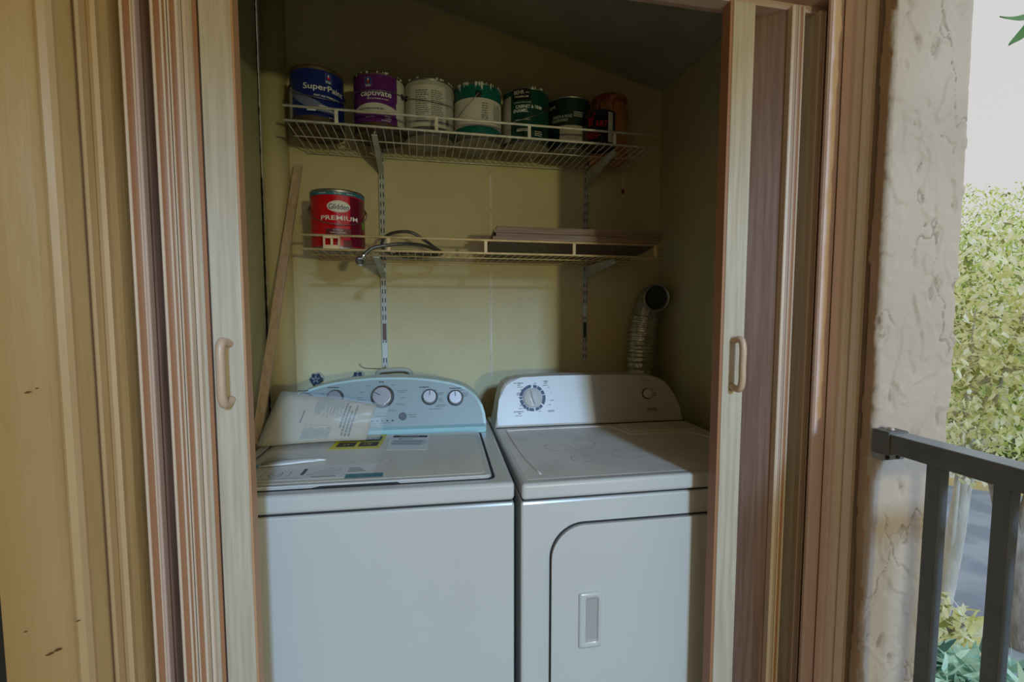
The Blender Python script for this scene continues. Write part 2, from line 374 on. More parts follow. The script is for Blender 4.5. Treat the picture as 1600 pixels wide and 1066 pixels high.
# ---------------------------------------------------------------- accordion doors
def slab(bm, a, b, t, z0, z1):
    a = Vector(a); b = Vector(b); d = (b - a).normalized(); n = Vector((-d.y, d.x)) * t / 2
    return prism_z([tuple(a + n), tuple(a - n), tuple(b - n), tuple(b + n)], z0, z1, bm)
Z0, Z1 = .012, 2.004
def hinge_strip(parent, x0, x1, y, m0='cream', pat=None):
    """ribbed front hinge: rounded ribs with coloured grooves"""
    pat = pat or [('cream', .22), ('groove', .30), ('cream', .16), ('groove', .14), ('cream', .18)]
    x = x0; tot = sum(p[1] for p in pat)
    for m_, f in pat:
        w_ = (x1 - x0) * f / tot; proud = .004 if m_ in ('cream', 'pink') else .0015
        q = [(x, y + .012), (x, y - proud * .4)] + [(x + w_ * t, y - proud * (.4 + .6 * math.sin(math.pi * t))) for t in (.2, .5, .8)] + [(x + w_, y - proud * .4), (x + w_, y + .012)]
        obj('hinge_rib', prism_z(q, Z0, Z1), m_, parent); x += w_
def pull(parent, x, y, z0, z1):
    pts = smooth_path([(x, y + .002, z1 - .010), (x - .003, y - .022, z1 - .006), (x - .004, y - .030, z1 - .024), (x - .004, y - .030, (z0 + z1) / 2), (x - .004, y - .030, z0 + .024), (x - .003, y - .022, z0 + .006), (x, y + .002, z0 + .010)], 6)
    obj('handle', T(pts, .0078, 12), 'tan', parent, smooth=True)
# left
dl = empty('accordion_door', 'wooden folding door folded flat at the left side of the closet opening', 'folding door', (-.40, .95, 0), 0, None)
def rel(o, ch_):   # keep world mesh coordinates while parented
    ch_.matrix_parent_inverse = Matrix.Translation(-Vector(o.location)); return ch_
def kids_world(root):
    for c in root.children: rel(root, c)
obj('lead_post', B(-.373, -.322, .93, .962, Z0, Z1, bev=.0015), 'post', dl)
obj('edge_strip', B(-.322, -.3185, .932, .960, Z0, Z1), 'edge', dl)
obj('gasket', B(-.3765, -.373, .936, .958, Z0, Z1), 'darkgap', dl)
obj('edge_strip', B(-.3835, -.3765, .932, .950, Z0, Z1), 'groove', dl)
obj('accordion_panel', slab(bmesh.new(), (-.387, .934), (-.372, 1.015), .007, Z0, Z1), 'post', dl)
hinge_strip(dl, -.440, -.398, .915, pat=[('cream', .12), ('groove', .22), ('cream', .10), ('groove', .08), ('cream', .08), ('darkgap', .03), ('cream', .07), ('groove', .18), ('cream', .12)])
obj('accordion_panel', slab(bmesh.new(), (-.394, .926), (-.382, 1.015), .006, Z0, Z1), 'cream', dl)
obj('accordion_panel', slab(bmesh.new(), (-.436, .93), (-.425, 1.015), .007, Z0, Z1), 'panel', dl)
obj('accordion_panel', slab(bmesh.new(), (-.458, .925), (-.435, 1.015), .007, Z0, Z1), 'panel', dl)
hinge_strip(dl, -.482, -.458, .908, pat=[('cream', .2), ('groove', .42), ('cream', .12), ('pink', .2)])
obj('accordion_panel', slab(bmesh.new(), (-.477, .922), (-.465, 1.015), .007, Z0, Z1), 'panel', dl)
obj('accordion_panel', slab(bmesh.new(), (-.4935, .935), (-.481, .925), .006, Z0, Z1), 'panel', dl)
pull(dl, -.346, .93, 1.152, 1.277); kids_world(dl)
# right
dr = empty('accordion_door', 'wooden folding door half folded at the right side of the closet opening', 'folding door', (.78, .95, 0), 0, None)
obj('lead_post', B(.682, .736, .93, .962, Z0, Z1, bev=.0015), 'post', dr)
obj('edge_strip', B(.675, .682, .932, .960, Z0, Z1), 'groove', dr)
obj('gasket', B(.736, .741, .938, .958, Z0, Z1), 'c_dred', dr)
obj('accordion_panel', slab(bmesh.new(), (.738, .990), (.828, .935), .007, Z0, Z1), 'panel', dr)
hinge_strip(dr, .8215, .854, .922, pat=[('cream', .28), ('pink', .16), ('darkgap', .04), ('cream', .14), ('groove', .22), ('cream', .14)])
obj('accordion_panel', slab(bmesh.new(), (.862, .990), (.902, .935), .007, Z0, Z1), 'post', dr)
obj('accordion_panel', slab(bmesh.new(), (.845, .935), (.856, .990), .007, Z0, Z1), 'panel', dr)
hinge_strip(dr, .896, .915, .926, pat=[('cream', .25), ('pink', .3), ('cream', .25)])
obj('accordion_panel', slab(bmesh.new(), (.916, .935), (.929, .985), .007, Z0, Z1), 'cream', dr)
pull(dr, .714, .93, 1.143, 1.268); kids_world(dr)
for c in dr.children:
    if c.name.startswith('handle'):
        for v in c.data.vertices: v.co.x = .714 + (.714 - v.co.x) - .008

# ---------------------------------------------------------------- appliances
def rrect(x0, x1, y0, y1, r, n=6):
    out = []
    for cx, cy, a in ((x1 - r, y0 + r, -90), (x1 - r, y1 - r, 0), (x0 + r, y1 - r, 90), (x0 + r, y0 + r, 180)):
        for k in range(n + 1): t = R_(a + 90 * k / n); out.append((cx + r * math.cos(t), cy + r * math.sin(t)))
    return out
def console(name, outline, y0, lean, yb, m, parent, zb, bev=.006):
    """outline (x,h): face leaning back by lean*h, back plane at yb"""
    bm = bmesh.new(); cx = 0
    f = [bm.verts.new((x, y0 + lean * h, zb + h)) for x, h in outline]
    b = [bm.verts.new((x * 1.0, yb, zb + h)) for x, h in outline]; n = len(outline)
    for i in range(n): bm.faces.new((f[i], f[(i + 1) % n], b[(i + 1) % n], b[i]))
    ff = bm.faces.new(f[::-1]); bm.faces.new(b)
    bmesh.ops.bevel(bm, geom=list(ff.edges), offset=bev, segments=3, affect='EDGES', profile=.5)
    return obj(name, bm, m, parent)
def arc_outline(half):   # mirror right half given from bottom to top
    return [(x, h) for x, h in half] + [(-x, h) for x, h in half[::-1] if x > 1e-6]

# --- washer
W = empty('washing_machine', 'white top-load washing machine with pale blue arched console', 'washing machine', (-.1325, 1.0500, 0), R_(-2.7))
H_ = .348
obj('cabinet', B(-H_, H_, .004, .655, .02, .872, bev=.006), 'enamel', W)
obj('seam_gap', B(-H_ + .006, H_ - .006, .010, .65, .868, .880), 'gap', W)
obj('top_panel', B(-H_, H_, 0, .655, .878, .922, bev=.010, seg=4), 'enamel', W)
bm = bmesh.new(); prism_z(rrect(-.321, .306, .028, .450, .018), .9185, .9235, bm); obj('lid_gap', bm, 'gap', W)
lid = obj('lid', prism_z(rrect(-.315, .298, .033, .446, .018), .9215, .9300), 'enamel', W)
bm = lid.data; b_ = bmesh.new(); b_.from_mesh(bm); bmesh.ops.bevel(b_, geom=[e for e in b_.edges if all(abs(v.co.z - .93) < 1e-4 for v in e.verts)], offset=.004, segments=3, affect='EDGES'); b_.to_mesh(bm); b_.free()
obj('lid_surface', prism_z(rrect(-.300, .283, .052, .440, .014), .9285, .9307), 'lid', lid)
obj('finger_recess', prism([(-.16, .0315, .9175), (.10, .0315, .9175), (.075, .0315, .926), (-.10, .0315, .926)], (0, .006, 0)), 'gap', W)
for (x0, x1) in ((-.30, -.27), (.25, .28)):
    obj('foot', lathe([(0, 0), (.018, 0), (.018, .02), (0, .02)], 16, M4=Matrix.Translation(((x0 + x1) / 2, .05, 0))), 'black', W)
    obj('foot', lathe([(0, 0), (.018, 0), (.018, .02), (0, .02)], 16, M4=Matrix.Translation(((x0 + x1) / 2, .60, 0))), 'black', W)
half = [(.326, 0), (.3255, .03), (.322, .058), (.315, .082), (.305, .102), (.291, .120), (.272, .135), (.247, .147), (.21, .158), (.165, .167), (.11, .174), (.055, .178), (0, .179)]
Y0, LEAN, ZB = .458, .36, .924
wc = console('console', arc_outline(half), Y0, LEAN, .60, 'consrim', W, ZB, bev=.007)
half2 = [(x * .972, h * .955 + .001) for x, h in half if h > .024]; half2 = [(.316, .024)] + half2
def wf(u, v, out=0): return (u, Y0 + LEAN * v - out, ZB + v + out * LEAN)
bm = bmesh.new(); o2 = arc_outline(half2); vs = [bm.verts.new(wf(x, h, .0012)) for x, h in o2]; bm.faces.new(vs)
obj('console_face', bm, 'cons', wc)
obj('console_lip', prism([(-.322, Y0 - .006, ZB - .001), (-.322, Y0 - .006, ZB + .018), (-.322, Y0 + .010, ZB + .025), (-.322, Y0 + .02, ZB - .001)], (.644, 0, 0)), mat('console_lip_reflection', (.36, .58, .60), .3), W)  # the lip's bright cyan reflection is put into its colour
tilt = math.atan(LEAN)
def on_face(f, u, v): return Matrix.Translation(f(u, v, .001)) @ Matrix.Rotation(R_(90) - tilt, 4, 'X')
def knob(parent, f, u, v, r, depth=.018, mark=None, mm='silver'):
    k = obj('knob', lathe([(0, depth), (r * .82, depth), (r * .90, depth - .001), (r * .93, depth - .004), (r, 0.001), (0, .001)], 40, M4=on_face(f, u, v)), mm, parent)
    for p in k.data.polygons: p.use_smooth = len(p.vertices) == 4
    obj('knob_rim', lathe([(r * .87, depth + .0004), (r * .96, depth - .001), (r * .99, depth - .005), (r * .93, depth - .006)], 40, M4=on_face(f, u, v)), 'chrome', k, smooth=True)
    obj('knob_base', lathe([(0, .003), (r * 1.10, .003), (r * 1.12, 0), (0, 0)], 40, M4=on_face(f, u, v)), 'black', k)
    if mark is not None:
        mt = on_face(f, u, v) @ Matrix.Rotation(R_(mark), 4, 'Z'); bm = B(-.0012, .0012, r * .15, r * .82, depth - .0005, depth + .0006); bm.transform(mt); obj('pointer', bm, 'black', k)
    return k
knob(W, wf, -.015, .118, .034, .020, 62); knob(W, wf, -.164, .118, .0245); knob(W, wf, .139, .113, .0245, mark=0); knob(W, wf, .224, .108, .0245, mark=5); knob(W, wf, -.256, .112, .0245)
bt = obj('start_button', lathe([(0, .006), (.010, .006), (.0125, .004), (.0125, 0), (0, 0)], 28, M4=on_face(wf, .052, .055)), 'print', W)
bm = bmesh.new()   # indicator windows and tiny lettering
for i in range(5): flat_mesh(bm, *rect2(-.046 + i * .016 - .003 + .001 * (i > 0), -.046 + i * .016 + .004, .0415, .0455), lambda u, v: wf(u, v, .0022))
obj('indicator_light', bm, 'black', W)
bm = bmesh.new()
def wt(s, u, v, w_, h_): flat_mesh(bm, *text_mesh(s, w_, h_, u, v), lambda a, b: wf(a, b, .0022))
def bars(bm, f, u, v, w_, rows, h_=.0022, gap=.0045, seed=0):
    rnd = random.Random(seed + int(u * 999))
    for r in range(rows):
        x = u - w_ / 2; end = u + w_ / 2 - rnd.random() * w_ * .25
        while x < end:
            l = min(end - x, rnd.uniform(.003, .008)); flat_mesh(bm, *rect2(x, x + l, v - r * gap, v - r * gap + h_), lambda a, b: f(a, b, .0022)); x += l + .0012
for (u, v, w_, rows) in ((-.262, .141, .035, 1), (-.17, .149, .038, 1), (-.018, .163, .018, 1), (.125, .143, .042, 1), (.225, .137, .04, 1)): bars(bm, wf, u, v, w_, rows, .003)
obj('console_heading', bm, 'darkp', W, kind='stuff')
bm = bmesh.new()
for (u, v, w_, rows) in ((-.06, .152, .016, 1), (.022, .153, .016, 1), (-.078, .133, .018, 1), (-.08, .108, .03, 1), (-.085, .116, .02, 1), (.052, .135, .034, 2), (.055, .112, .022, 1), (.045, .092, .03, 1), (.02, .073, .03, 1),
                         (.150, .133, .028, 1), (.176, .124, .026, 2), (.176, .106, .014, 3), (.176, .086, .034, 2), (.160, .074, .045, 1), (.247, .131, .03, 1), (.258, .122, .018, 3), (-.203, .132, .014, 1), (-.015, .056, .028, 1), (-.012, .049, .014, 1), (-.01, .036, .06, 1), (.083, .058, .024, 1), (.083, .051, .022, 1)):
    bars(bm, wf, u, v, w_, rows, .0018, .005)
obj('console_lettering', bm, 'print', W, kind='stuff')

# --- stickers and papers on the washer lid (all in washer frame -> world)
def wpt(x, y, z): return W_M @ Vector((x, y, z))
W_M = Matrix.Translation((-.1325, 1.0500, 0)) @ Matrix.Rotation(R_(-2.7), 4, 'Z'); W_I = W_M.inverted()
LZ = .9310
def quad_fn(c, z):      # bilinear map from unit square to world corners (bl, br, tr, tl) x,y
    def f(u, v, out=0):
        a, b, cc, d = [Vector(q) for q in c]
        p = a * (1 - u) * (1 - v) + b * u * (1 - v) + cc * u * v + d * (1 - u) * v
        return (p.x, p.y, z + out)
    return f
def patch(bm, f, u0, u1, v0, v1, out): flat_mesh(bm, *rect2(u0, u1, v0, v1), lambda a, b: f(a, b, out)); return bm
def sheet(name, f, m, parent=None, th=.0004):
    bm = bmesh.new(); a = [bm.verts.new(f(u, v, 0)) for u, v in ((0, 0), (1, 0), (1, 1), (0, 1))]; b = [bm.verts.new(f(u, v, th)) for u, v in ((0, 0), (1, 0), (1, 1), (0, 1))]
    bm.faces.new(a[::-1]); bm.faces.new(b)
    for i in range(4): bm.faces.new((a[i], a[(i + 1) % 4], b[(i + 1) % 4], b[i]))
    return obj(name, bm, m, parent)
fy = quad_fn([(-.262, 1.357), (-.119, 1.343), (-.106, 1.492), (-.243, 1.502)], LZ)
ys = tag(sheet('energy_label', fy, 'yellow'), 'yellow energy label with black boxes stuck on the washer lid', 'sticker')
bm = bmesh.new(); patch(bm, fy, .10, .93, .50, .82, .0007); patch(bm, fy, .10, .47, .15, .44, .0007); patch(bm, fy, .54, .93, .15, .44, .0007); patch(bm, fy, .46, .56, .86, .97, .0007)
obj('black_box', bm, 'darkp', ys)
bm = bmesh.new()
for s, u, v, w_, h_ in (('$14', .63, .66, .14, .13), ('172', .72, .29, .15, .11), ('2.9', .28, .29, .12, .08)): flat_mesh(bm, *text_mesh(s, w_, h_, u, v), lambda a, b: fy(a, b, .0011))
patch(bm, fy, .15, .9, .46, .475, .0011)
obj('figures', bm, 'yellow', ys)
bm = bmesh.new(); flat_mesh(bm, *text_mesh('ENERGYGUIDE', .34, .07, .72, .91), lambda a, b: fy(a, b, .0009)); obj('heading', bm, 'darkp', ys)
fw = quad_fn([(-.100, 1.322), (.016, 1.304), (.026, 1.460), (-.092, 1.482)], LZ)
ws = tag(sheet('information_sticker', fw, 'paperw'), 'white rectangular sticker with a black heading bar beside the yellow label', 'sticker')
bm = bmesh.new(); patch(bm, fw, .06, .95, .80, .94, .0007); obj('heading_bar', bm, 'darkp', ws)
bm = bmesh.new(); flat_mesh(bm, *text_mesh('ATTENTION', .5, .06, .48, .87), lambda a, b: fw(a, b, .0010)); obj('heading_text', bm, 'paperw', ws)
bm = bmesh.new(); flat_mesh(bm, *text_mesh('IMPORTANT', .40, .08, .42, .70), lambda a, b: fw(a, b, .0007))
for k in range(6): patch(bm, fw, .06 + .02 * (k % 3), .93 - .08 * (k % 2), .58 - k * .055, .60 - k * .055, .0007)
obj('small_print', bm, 'print', ws)
ff_ = quad_fn([(-.405, 1.135), (-.118, 1.117), (-.112, 1.214), (-.400, 1.232)], LZ)
fs = tag(sheet('instruction_sheet', ff_, 'paperw'), 'white diagram sheet with teal corner bar at the washer lid front', 'sticker')
bm = bmesh.new(); patch(bm, quad_fn([(-.18, 1.114), (-.092, 1.109), (-.092, 1.136), (-.18, 1.141)], LZ), 0, 1, 0, 1, .0009); obj('teal_bar', bm, 'teal', fs)
bm = bmesh.new()
def arcline(bm, cx, cy, rx, ry, a0, a1, w_=.006):
    n = 18
    for k in range(n):
        t0 = R_(a0 + (a1 - a0) * k / n); t1 = R_(a0 + (a1 - a0) * (k + 1) / n)
        q = [(cx + (rx + d) * math.cos(t), cy + (ry + d * 3) * math.sin(t)) for t, d in ((t0, 0), (t1, 0), (t1, w_), (t0, w_))]
        flat_mesh(bm, q, [(0, 1, 2, 3)], lambda a, b: ff_(a, b, .0007))
arcline(bm, .20, .42, .045, .22, 120, 400); arcline(bm, .20, .45, .02, .1, 180, 380); arcline(bm, .16, .42, .07, .4, 150, 210, .004); arcline(bm, .24, .42, .07, .4, -30, 30, .004)
for k in range(4): patch(bm, ff_, .45 + .04 * k, .72, .30 + k * .13, .315 + k * .13, .0007)
for k in range(3): patch(bm, ff_, .78, .93 - .03 * k, .40 + k * .12, .44 + k * .12, .0007)
patch(bm, ff_, .03, .42, .10, .115, .0007); patch(bm, ff_, .40, .43, .3, .75, .0007); patch(bm, ff_, .5, .7, .12, .16, .0007)
obj('line_drawing', bm, 'print', fs)
# rolled white packet with a tapered end
bm = bmesh.new()
secs = [(-.400, 1.245, .020, .007), (-.35, 1.250, .021, .008), (-.32, 1.2512, .018, .009), (-.29, 1.252, .011, .009), (-.272, 1.2525, .007, .007)]
prev = None
for x, y, hw, hh in secs:
    cur = [bm.verts.new((x + .1 * hw * math.cos(t), y + hw * math.cos(t) * 1.0, LZ + .0012 + hh * .5 + hh * .5 * math.sin(t))) for t in [k * math.pi / 5 for k in range(10)]]
    if prev:
        for k in range(10): bm.faces.new((prev[k], prev[(k + 1) % 10], cur[(k + 1) % 10], cur[k]))
    else: bm.faces.new(cur)
    prev = cur
bm.faces.new(prev[::-1])
pk = tag(obj('rolled_leaflet', bm, 'paperw', smooth=True), 'small white rolled leaflet with a tapered tip lying on the diagram sheet', 'leaflet')
obj('tip', T([(-.272, 1.2525, LZ + .005), (-.262, 1.253, LZ + .005), (-.247, 1.2545, LZ + .0035)], .0035, 8, rf=lambda t: .0045 * (1 - .6 * t)), 'c_white', pk, smooth=True)
bm = bmesh.new()
for k, (a, b, y) in enumerate(((-.39, -.345, 1.262), (-.392, -.33, 1.250))):
    flat_mesh(bm, *rect2(a, b, y - .0018, y + .0018), lambda u, v: (u, v, LZ + .0125))
obj('print_line', bm, 'teal', pk)
bm = bmesh.new(); tube(bm, [(-.398, 1.235, LZ + .006), (-.42, 1.225, LZ + .004), (-.445, 1.21, LZ + .003)], .003, 6); obj('teal_ribbon', bm, 'teal', pk)
# raised white strip at lid's left corner (hinge side trim)
obj('side_strip', B(-.346, -.324, .06, .452, .9205, .9275, bev=.002), 'enamel', W)

# manual in a clear bag leaning against the console
mc = [(-.458, 1.415, .9325), (-.165, 1.428, .9320), (-.135, 1.458, 1.034), (-.405, 1.468, 1.076)]   # bl, br, tr, tl
def mf(u, v, out=0):
    a, b, c, d = [Vector(q) for q in mc]; p = a * (1 - u) * (1 - v) + b * u * (1 - v) + c * u * v + d * (1 - u) * v
    n = Vector((.05, -.75, .55)).normalized(); bow = math.sin(math.pi * min(1, max(0, v))) * .010 + math.sin(math.pi * u) * .010
    return tuple(p + n * (bow + out))
def sheetgrid(f, nu, nv, th, uu=(0, 1), vv=(0, 1)):
    bm = bmesh.new(); L = []
    for o_ in (0, th): L.append([[bm.verts.new(f(uu[0] + (uu[1] - uu[0]) * i / nu, vv[0] + (vv[1] - vv[0]) * j / nv, o_)) for i in range(nu + 1)] for j in range(nv + 1)])
    for g in L:
        for j in range(nv):
            for i in range(nu): bm.faces.new((g[j][i], g[j][i + 1], g[j + 1][i + 1], g[j + 1][i]))
    for j in range(nv):
        for i in (0, nu): bm.faces.new((L[0][j][i], L[0][j + 1][i], L[1][j + 1][i], L[1][j][i]))
    for i in range(nu):
        for j in (0, nv): bm.faces.new((L[0][j][i], L[0][j][i + 1], L[1][j][i + 1], L[1][j][i]))
    return bm
mn = tag(obj('instruction_manual', sheetgrid(mf, 16, 8, .004), 'paper', smooth=True), 'beige instruction booklet in a clear bag leaning on the washer console', 'booklet')
bm = bmesh.new(); rnd = random.Random(3)
def mrect(u0, u1, v0, v1): flat_mesh(bm, *rect2(u0, u1, v0, v1), lambda a, b: mf(a, b, .0048))
for k in range(20): mrect(.40 + k * .0145, .407 + k * .0145, .70 - rnd.random() * .18, .90)
for k in range(20): mrect(.36 + k * .0135, .367 + k * .0135, .08, .32 - rnd.random() * .06)
mrect(.40, .66, .925, .935); mrect(.36, .62, .345, .352); mrect(.11, .112, .0, 1); mrect(.66, .662, .05, .95)
obj('small_print', bm, 'print', mn)
bm = bmesh.new()
mrect(.30, .312, .40, .66)
for k, (a, b) in enumerate(((.30, .86), (.12, .80), (.10, .74), (.1, .9))):
    v = a
    while v < b: l = rnd.uniform(.03, .08); mrect(.70 + k * .036, .719 + k * .036, v, v + l); v += l + .014
obj('heading_text', bm, 'darkp', mn, kind='stuff')
obj('clear_bag', sheetgrid(lambda u, v, o=0: mf(u, v, .007 + .004 * noise.noise((u * 9, v * 9, 0)) + o), 26, 14, .0003, (-.02, 1.14), (-.0, 1.04)), 'film', mn, smooth=True)

# --- dryer
D = empty('clothes_dryer', 'white front-load clothes dryer with recessed door handle and white console', 'clothes dryer', (.590, 1.0175, 0), R_(-1.8))
DH = .360
obj('cabinet', B(-DH, DH, .004, .70, .02, .872, bev=.006), 'enamel', D)
obj('seam_gap', B(-DH + .005, DH - .005, .010, .69, .868, .882), 'gap', D)
dt = obj('top_panel', B(-DH, DH, -.006, .70, .880, .920, bev=.009, seg=4), 'enamel', D)
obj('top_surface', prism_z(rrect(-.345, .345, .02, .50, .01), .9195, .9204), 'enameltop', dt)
bm = bmesh.new(); tube(bm, smooth_path([(-.302, .05, .9208), (-.318, .20, .9208), (-.322, .44, .9208), (-.31, .465, .9208), (-.2, .470, .9208), (.02, .468, .9208), (.055, .43, .9208), (.07, .372, .9208), (.10, .355, .9208), (.25, .352, .9208), (.29, .33, .9208), (.322, .22, .9208), (.325, .05, .9208)], 5), .0026, 6)
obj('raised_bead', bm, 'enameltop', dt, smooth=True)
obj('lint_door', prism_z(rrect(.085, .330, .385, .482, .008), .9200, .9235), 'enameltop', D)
# door panel: gap then raised skin
def door_outline(x0, x1, z0, z1, r): return rrect(x0, x1, z0, z1, r, 10)
bm = prism([(x, .0045, z) for x, z in door_outline(-.290, .30, .22, .814, .085)], (0, -.002, 0)); obj('door_gap', bm, 'gap', D)
bm = prism([(x, .004, z) for x, z in door_outline(-.2865, .2965, .2235, .8095, .082)], (0, -.010, 0))
bmesh.ops.bevel(bm, geom=[e for e in bm.edges if all(abs(v.co.y + .006) < 1e-4 for v in e.verts)], offset=.004, segments=4, affect='EDGES')
dd = obj('door', bm, 'enamel', D)
# recessed handle with frame
hx0, hx1, hz0, hz1 = -.219, -.160, .497, .640
bm = bmesh.new()
def ring3(pts, y): return [bm.verts.new((x, y, z)) for x, z in pts]
rings = [ring3(rrect(hx0, hx1, hz0, hz1, .006, 3), -.006), ring3(rrect(hx0 + .0015, hx1 - .0015, hz0 + .0015, hz1 - .0015, .006, 3), -.0105), ring3(rrect(hx0 + .006, hx1 - .006, hz0 + .008, hz1 - .008, .006, 3), -.0115), ring3(rrect(hx0 + .018, hx1 - .009, hz0 + .014, hz1 - .014, .005, 3), -.0085)]
for a, b in zip(rings, rings[1:]):
    for i in range(len(a)): bm.faces.new((a[i], a[(i + 1) % len(a)], b[(i + 1) % len(b)], b[i]))
obj('handle_frame', bm, 'enamel', dd, smooth=True)
bm = bmesh.new(); a = ring3(rrect(hx0 + .018, hx1 - .009, hz0 + .014, hz1 - .014, .005, 3), -.0085); b = ring3(rrect(hx0 + .022, hx1 - .010, hz0 + .020, hz1 - .020, .005, 3), -.0066)
for i in range(len(a)): bm.faces.new((a[i], a[(i + 1) % len(a)], b[(i + 1) % len(b)], b[i]))
bm.faces.new(b); obj('handle_recess', bm, mat('recess_shade_grey', (.38, .37, .35), .5), dd)  # greyer than the door to paint the shade of a deeper recess
for x in (-.30, .30):
    for y in (.05, .64): obj('foot', lathe([(0, 0), (.018, 0), (.018, .02), (0, .02)], 16, M4=Matrix.Translation((x, y, 0))), 'black', D)
YD, LD = .497, .30
od = [(.352, 0), (.342, .045), (.328, .088), (.314, .118), (.297, .140), (.272, .155), (.235, .162), (.12, .1685), (0, .171), (-.14, .171), (-.25, .168), (-.290, .162), (-.313, .148), (-.326, .126), (-.334, .095), (-.342, .045), (-.352, 0)]
od = [(x - .006, h) for x, h in od]
dc = console('console', od, YD, LD, .62, 'consd', D, .9215, bev=.010)
obj('console_gap', B(-.350, .350, YD + .004, .615, .9195, .9225), 'gap', D)
def df(u, v, out=0): return (u, YD + LD * v - out, .9215 + v + out * LD)
tilt = math.atan(LD)
mt = on_face(df, -.220, .097)
def ringseg(bm, r0, r1, a0, a1, z, mt, n=16):
    v0 = []; v1 = []
    for k in range(n + 1): t = R_(a0 + (a1 - a0) * k / n); v0.append(bm.verts.new(mt @ Vector((r0 * math.sin(t), r0 * math.cos(t), z)))); v1.append(bm.verts.new(mt @ Vector((r1 * math.sin(t), r1 * math.cos(t), z))))
    for k in range(n): bm.faces.new((v0[k], v0[k + 1], v1[k + 1], v1[k]))
bm = bmesh.new()
for a0, a1 in ((6, 24), (28, 50), (54, 74), (78, 122), (130, 146), (149, 168), (176, 200), (203, 214), (217, 236), (240, 262), (266, 276), (280, 354)): ringseg(bm, .036, .0465, a0, a1, .0012, mt)
for a in (204, 219, 237, 246): ringseg(bm, .0385, .0415, a, a + 8, .0014, mt, 3)
obj('dial_scale', bm, 'navy', D)
kd = obj('dial', lathe([(0, .006), (.030, .006), (.033, .003), (.034, .0005)], 40, M4=mt), 'enamel', D, smooth=True)
bm = bmesh.new(); n = 14
for s_ in (1,):
    rows = []
    for k in range(n + 1):
        t = k / n; y = -.028 + .056 * t; wd = .0012 + .0045 * math.sin(math.pi * t) ** .7; hh = .006 + .012 * math.sin(math.pi * t) ** .5
        rows.append([bm.verts.new(p) for p in ((-wd, y, .005), (-wd * .5, y, hh), (wd * .5, y, hh), (wd, y, .005))])
    for a, b in zip(rows, rows[1:]):
        for i in range(3): bm.faces.new((a[i], a[i + 1], b[i + 1], b[i]))
bm.transform(mt @ Matrix.Rotation(R_(14), 4, 'Z')); obj('dial_grip', bm, 'enamel', kd, smooth=True)
k2 = knob(D, df, .210, .099, .0175, .014, None, 'enamel')
for c in k2.children:
    if c.name.startswith('knob_rim'): c.data.materials[0] = M['enamel']
bm = bmesh.new()
def dtx(s, u, v, w_, h_): flat_mesh(bm, *text_mesh(s, w_, h_, u, v), lambda a, b: df(a, b, .0018))
dtx('AUTOMATIC', -.268, .148, .036, .0034); dtx('DRY', -.266, .1415, .011, .0032); dtx('TIMED', -.169, .152, .018, .0034); dtx('DRY', -.169, .1455, .011, .0032)
dtx('AUTOMATIC', -.272, .052, .036, .0034); dtx('DRY', -.268, .0455, .011, .0032); dtx('OFF', -.208, .1455, .008, .003); dtx('OFF', -.197, .052, .008, .003); dtx('OFF', -.252, .083, .008, .003); dtx('OFF', -.160, .072, .008, .003)
for (u, v, w_, rows) in ((-.262, .134, .024, 1), (-.169, .1375, .024, 1), (-.258, .126, .01, 2), (-.264, .114, .022, 3), (-.262, .1, .02, 1), (-.257, .074, .018, 2), (-.255, .062, .035, 1), (-.235, .055, .018, 1), (-.272, .038, .026, 1), (-.155, .052, .024, 2), (-.148, .086, .018, 1), (-.160, .130, .005, 1), (-.152, .112, .004, 1), (-.228, .139, .013, 2), (.212, .146, .045, 1), (.245, .099, .022, 1), (.240, .092, .008, 2)): bars(bm, df, u, v, w_, rows, .0014, .0034)
obj('console_lettering', bm, 'printd', D, kind='stuff')
bm = bmesh.new(); vs_, fs_ = text_mesh('Amana', .038, .0115, .222, .047); flat_mesh(bm, [(x + .25 * (y - .047), y) for x, y in vs_], fs_, lambda a, b: df(a, b, .0018))
flat_mesh(bm, *rect2(.202, .256, .0375, .0384), lambda a, b: df(a, b, .0018)); bars(bm, df, .214, .033, .012, 1, .0012)
obj('maker_name', bm, 'darkp', D)
bm = bmesh.new()   # old water marks on the dryer top
for cx, cy, r in ((-.20, .26, .035), (-.11, .285, .03), (-.16, .15, .028), (-.02, .17, .04)):
    for k in range(26):
        if random.random() < .35: continue
        t0 = k / 26 * 6.283; rr = r * (1 + .12 * random.random())
        q = [(cx + (rr + d) * math.cos(t), cy + (rr + d) * math.sin(t) * .9) for t, d in ((t0, 0), (t0 + .24, 0), (t0 + .24, .003), (t0, .003))]
        flat_mesh(bm, q, [(0, 1, 2, 3)], lambda a, b: (a, b, .9206))
obj('water_mark', bm, mat('water_mark_stain', (.50, .46, .40), .5), dt, kind='stuff')

# ---------------------------------------------------------------- wall standards, brackets, wire shelves
def standard(x, label):
    s = empty('shelf_standard', label, 'shelf rail', (x, WY, 1.11), 0, 'slotted shelf standards on the back wall')
    obj('channel', B(-.0115, .0115, -.009, .001, -.006, .88, bev=.001), 'bracket', s)
    bm = bmesh.new()
    for i in range(26):
        z = .012 + i * .0335
        for dx in (-.0052, .0052): box(bm, dx - .0016, dx + .0016, -.0094, -.0085, z, z + .018)
    obj('slots', bm, 'slot', s, kind='stuff'); return s
s1 = standard(-.135, 'white slotted wall standard carrying the shelves on the left')
s2 = standard(.690, 'white slotted wall standard carrying the shelves on the right')
bm = B(-.007, .007, -.0102, -.0092, .10, .165); obj('barcode_sticker', bm, 'darkp', s2)
bm = B(-.007, .007, -.0102, -.0092, .10, .165); obj('barcode_sticker', bm, mat('brown_sticker', (.14, .07, .05), .5), s1)
